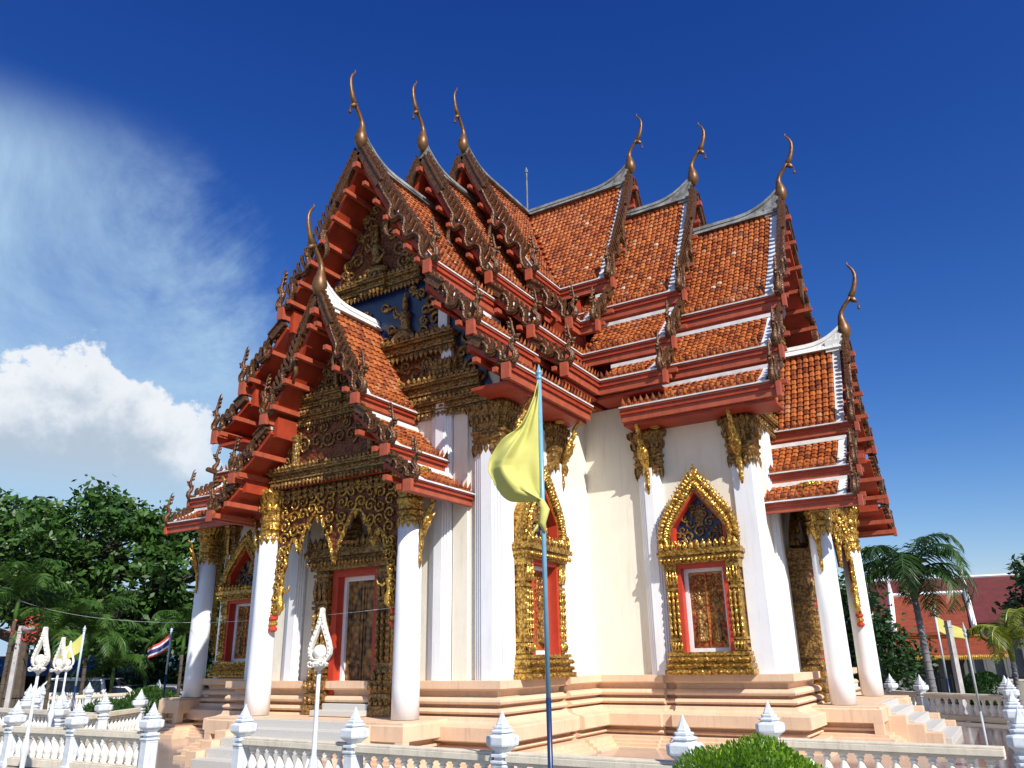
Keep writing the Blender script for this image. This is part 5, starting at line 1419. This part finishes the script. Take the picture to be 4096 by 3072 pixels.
def boundary(label, p0, p1, z, h, m):
    e = MB(); d = Vector((p1[0]-p0[0], p1[1]-p0[1], 0)); n = Vector((-d.y, d.x, 0)).normalized()*.08
    q = [-n, d-n, d+n, n]; e.add([(p.x, p.y, 0) for p in q]+[(p.x, p.y, h) for p in q], [(0,3,2,1),(4,5,6,7),(0,1,5,4),(1,2,6,5),(2,3,7,6),(3,0,4,7)])
    e.tube([Vector((0,0,h+.04)), d+Vector((0,0,h+.04))], .06, 6)
    o = e.build('boundary_wall', m); o.location = (p0[0], p0[1], z); tag(o, label, 'wall')
boundary('low pale boundary wall behind the small palm at the right', (9.2,15.8), (16,14.2), -.55, 1.25, M['railc'])
# far trees
for i, (x, y, rr, hh, lab) in enumerate(((-40,14,5.5,8.0,'distant dark tree right of the huge tree, beyond the cars'), (-46,-2,5,7.5,'distant dark tree behind the shopfront at the far left'), (-34,20,4.5,6.5,'distant tree seen just left of the porch columns'), (1.0,34,3.6,6.2,'distant dark tree behind the porch columns at the right'))):
    tree(x, y, -.55, hh, [(0,0,hh*.6,rr,rr,hh*.34),(rr*.5,0,hh*.42,rr*.7,rr*.7,hh*.28),(-rr*.5,0,hh*.4,rr*.7,rr*.7,hh*.3)], 9000, .32, M['leafD'], lab, trunk_r=.3, clumps=80, seed=60+i, csz=(.7,1.3))
# thin string of wire from the trees to the porch
wmb = MB()
pa, pb_ = Vector((-24.0,-1.0,4.4)), Vector((1.58,-7.56,2.62)); pts = []
for i in range(21): t = i/20; p = pa.lerp(pb_, t); p.z -= .55*4*t*(1-t); pts.append(p)
wmb.tube(pts, .0035, 4); o = wmb.build('wire', M['fw']); tag(o, 'thin pale wire strung across the front porch columns to the left trees', 'wire')

# ------------------------------------------------------------------ camera
cd = bpy.data.cameras.new('camera'); cam = bpy.data.objects.new('camera', cd); COL.objects.link(cam)
R_ = Vector((0.85129971,0.5244289,-0.01622132)); U_ = Vector((0.1863717,-0.27334555,0.9436884)); F_ = Vector((-0.49046344,0.80638486,0.33043769))
mw = Matrix(((R_.x,U_.x,-F_.x,10.5706),(R_.y,U_.y,-F_.y,-18.4835),(R_.z,U_.z,-F_.z,1.75),(0,0,0,1)))
cam.matrix_world = mw; cd.sensor_width = 36; cd.lens = 3137/4096*36; cd.clip_end = 3000; cd.clip_start = .1
sc.camera = cam

# ------------------------------------------------------------------ light
SUN = Vector((1.0,-.56,.93)).normalized()
el = math.asin(SUN.z); az = math.atan2(SUN.x, SUN.y)
sd_ = bpy.data.lights.new('sun', 'SUN'); sd_.energy = 5.0; sd_.angle = math.radians(.5); sd_.color = (1,.95,.87)
so = bpy.data.objects.new('sun', sd_); COL.objects.link(so); so.rotation_euler = SUN.to_track_quat('Z', 'Y').to_euler()
w = bpy.data.worlds.new('World'); sc.world = w; w.use_nodes = True; nt = w.node_tree; N = nt.nodes; Lk = nt.links
GRADE = [(.276,2.087),(.475,1.589),(1.42,1.025)]
bg = N['Background']; sky = N.new('ShaderNodeTexSky'); sky.sky_type = 'NISHITA'; sky.sun_disc = False; sky.sun_elevation = el; sky.sun_rotation = az
sky.air_density = 1.0; sky.dust_density = .3; sky.ozone_density = 3.0; sky.altitude = 0
def mth(op, a, b=None, c=None):
    n = N.new('ShaderNodeMath'); n.operation = op
    for i, v in enumerate((a, b, c)):
        if v is None: continue
        if isinstance(v, (int, float)): n.inputs[i].default_value = v
        else: Lk.new(v, n.inputs[i])
    return n.outputs[0]
tc = N.new('ShaderNodeTexCoord'); sp = N.new('ShaderNodeSeparateXYZ'); Lk.new(tc.outputs['Generated'], sp.inputs[0])
azn = mth('MULTIPLY', mth('ARCTAN2', sp.outputs[0], sp.outputs[1]), 57.2958)
eln = mth('MULTIPLY', mth('ARCSINE', sp.outputs[2]), 57.2958)
def noise(scale, det=8, rough=.6, st=(1,1,1), dist=0):
    mp = N.new('ShaderNodeMapping'); mp.inputs['Scale'].default_value = st; Lk.new(tc.outputs['Generated'], mp.inputs[0])
    n = N.new('ShaderNodeTexNoise'); n.inputs['Scale'].default_value = scale; n.inputs['Detail'].default_value = det; n.inputs['Roughness'].default_value = rough; n.inputs['Distortion'].default_value = dist
    Lk.new(mp.outputs[0], n.inputs['Vector']); return n.outputs['Fac']
def smooth(v, a, b):
    m = N.new('ShaderNodeMapRange'); m.interpolation_type = 'SMOOTHSTEP'; m.inputs['From Min'].default_value = a; m.inputs['From Max'].default_value = b
    Lk.new(v, m.inputs[0]); return m.outputs[0]
n1 = noise(9, 10, .62); n2 = noise(3.2, 9, .68, dist=.6); n3 = noise(26, 6, .6)
# cumulus bank, low on the left
top = mth('MULTIPLY_ADD', mth('POWER', mth('ABSOLUTE', mth('ADD', azn, 61.5)), 1.5), -.20, 20.0)
top = mth('ADD', top, mth('MULTIPLY', mth('SUBTRACT', n1, .5), 14))
top = mth('ADD', top, mth('MULTIPLY', mth('SUBTRACT', n3, .5), 3.5))
cum = smooth(mth('SUBTRACT', top, eln), 0, .9)
cum = mth('MULTIPLY', cum, smooth(azn, -49.5, -55))
cum = mth('MULTIPLY', cum, smooth(eln, 9.5, 13.5))
# thin veil above it, bounded on the right by a slanting edge
edge = mth('SUBTRACT', mth('MULTIPLY_ADD', eln, -.66, -34.5), azn)
edge = mth('ADD', edge, mth('MULTIPLY', mth('SUBTRACT', n2, .5), 17)); edge = mth('ADD', edge, mth('MULTIPLY', mth('SUBTRACT', n1, .5), 12))
veil = mth('MULTIPLY', smooth(edge, -3, 8), smooth(eln, 36, 29)); veil = mth('MULTIPLY', veil, mth('MULTIPLY_ADD', n2, 1.5, -.12)); veil = mth('MULTIPLY', veil, smooth(azn, -20, -50))
low = mth('MULTIPLY', smooth(eln, 17, 3), .08)
base = N.new('ShaderNodeHueSaturation'); base.inputs['Saturation'].default_value = 1.45; base.inputs['Hue'].default_value = .508; base.inputs['Value'].default_value = .95
Lk.new(sky.outputs[0], base.inputs['Color'])
sx_ = N.new('ShaderNodeSeparateColor'); Lk.new(sky.outputs[0], sx_.inputs[0]); cb_ = N.new('ShaderNodeCombineColor')
for i_, (g_, p_) in enumerate(GRADE): Lk.new(mth('MINIMUM', mth('MULTIPLY', mth('POWER', sx_.outputs[i_], p_), g_), 10.5), cb_.inputs[i_])
gm = N.new('ShaderNodeGamma'); gm.inputs[1].default_value = 1.0; Lk.new(cb_.outputs[0], gm.inputs[0])
def mixc(f, a, b):
    m = N.new('ShaderNodeMix'); m.data_type = 'RGBA'
    Lk.new(f, m.inputs[0]) if not isinstance(f, float) else None
    Lk.new(a, m.inputs[6]); 
    if isinstance(b, tuple): m.inputs[7].default_value = b
    else: Lk.new(b, m.inputs[7])
    return m.outputs[2]
c1 = mixc(low, gm.outputs[0], (5.0,6.6,8.6,1))
c2 = mixc(mth('MULTIPLY', veil, 1.15), c1, (5.0,7.4,9.8,1))
shade = mixc(smooth(mth('ADD', mth('SUBTRACT', top, eln), mth('MULTIPLY', n1, 5)), 1.2, 9), base.outputs[0], base.outputs[0])
cc = N.new('ShaderNodeMix'); cc.data_type = 'RGBA'; cc.inputs[6].default_value = (10.5,10.8,11.2,1); cc.inputs[7].default_value = (5.6,6.7,8.0,1)
Lk.new(smooth(mth('ADD', mth('SUBTRACT', top, eln), mth('MULTIPLY', mth('SUBTRACT', n3, .5), 6)), .8, 7.5), cc.inputs[0])
c3 = mixc(mth('MULTIPLY', cum, .93), c2, cc.outputs[2])
Lk.new(c3, bg.inputs[0]); bg.inputs[1].default_value = .068
sc.view_settings.view_transform = 'Standard'; sc.view_settings.look = 'None'; sc.view_settings.exposure = .34; sc.view_settings.gamma = 1
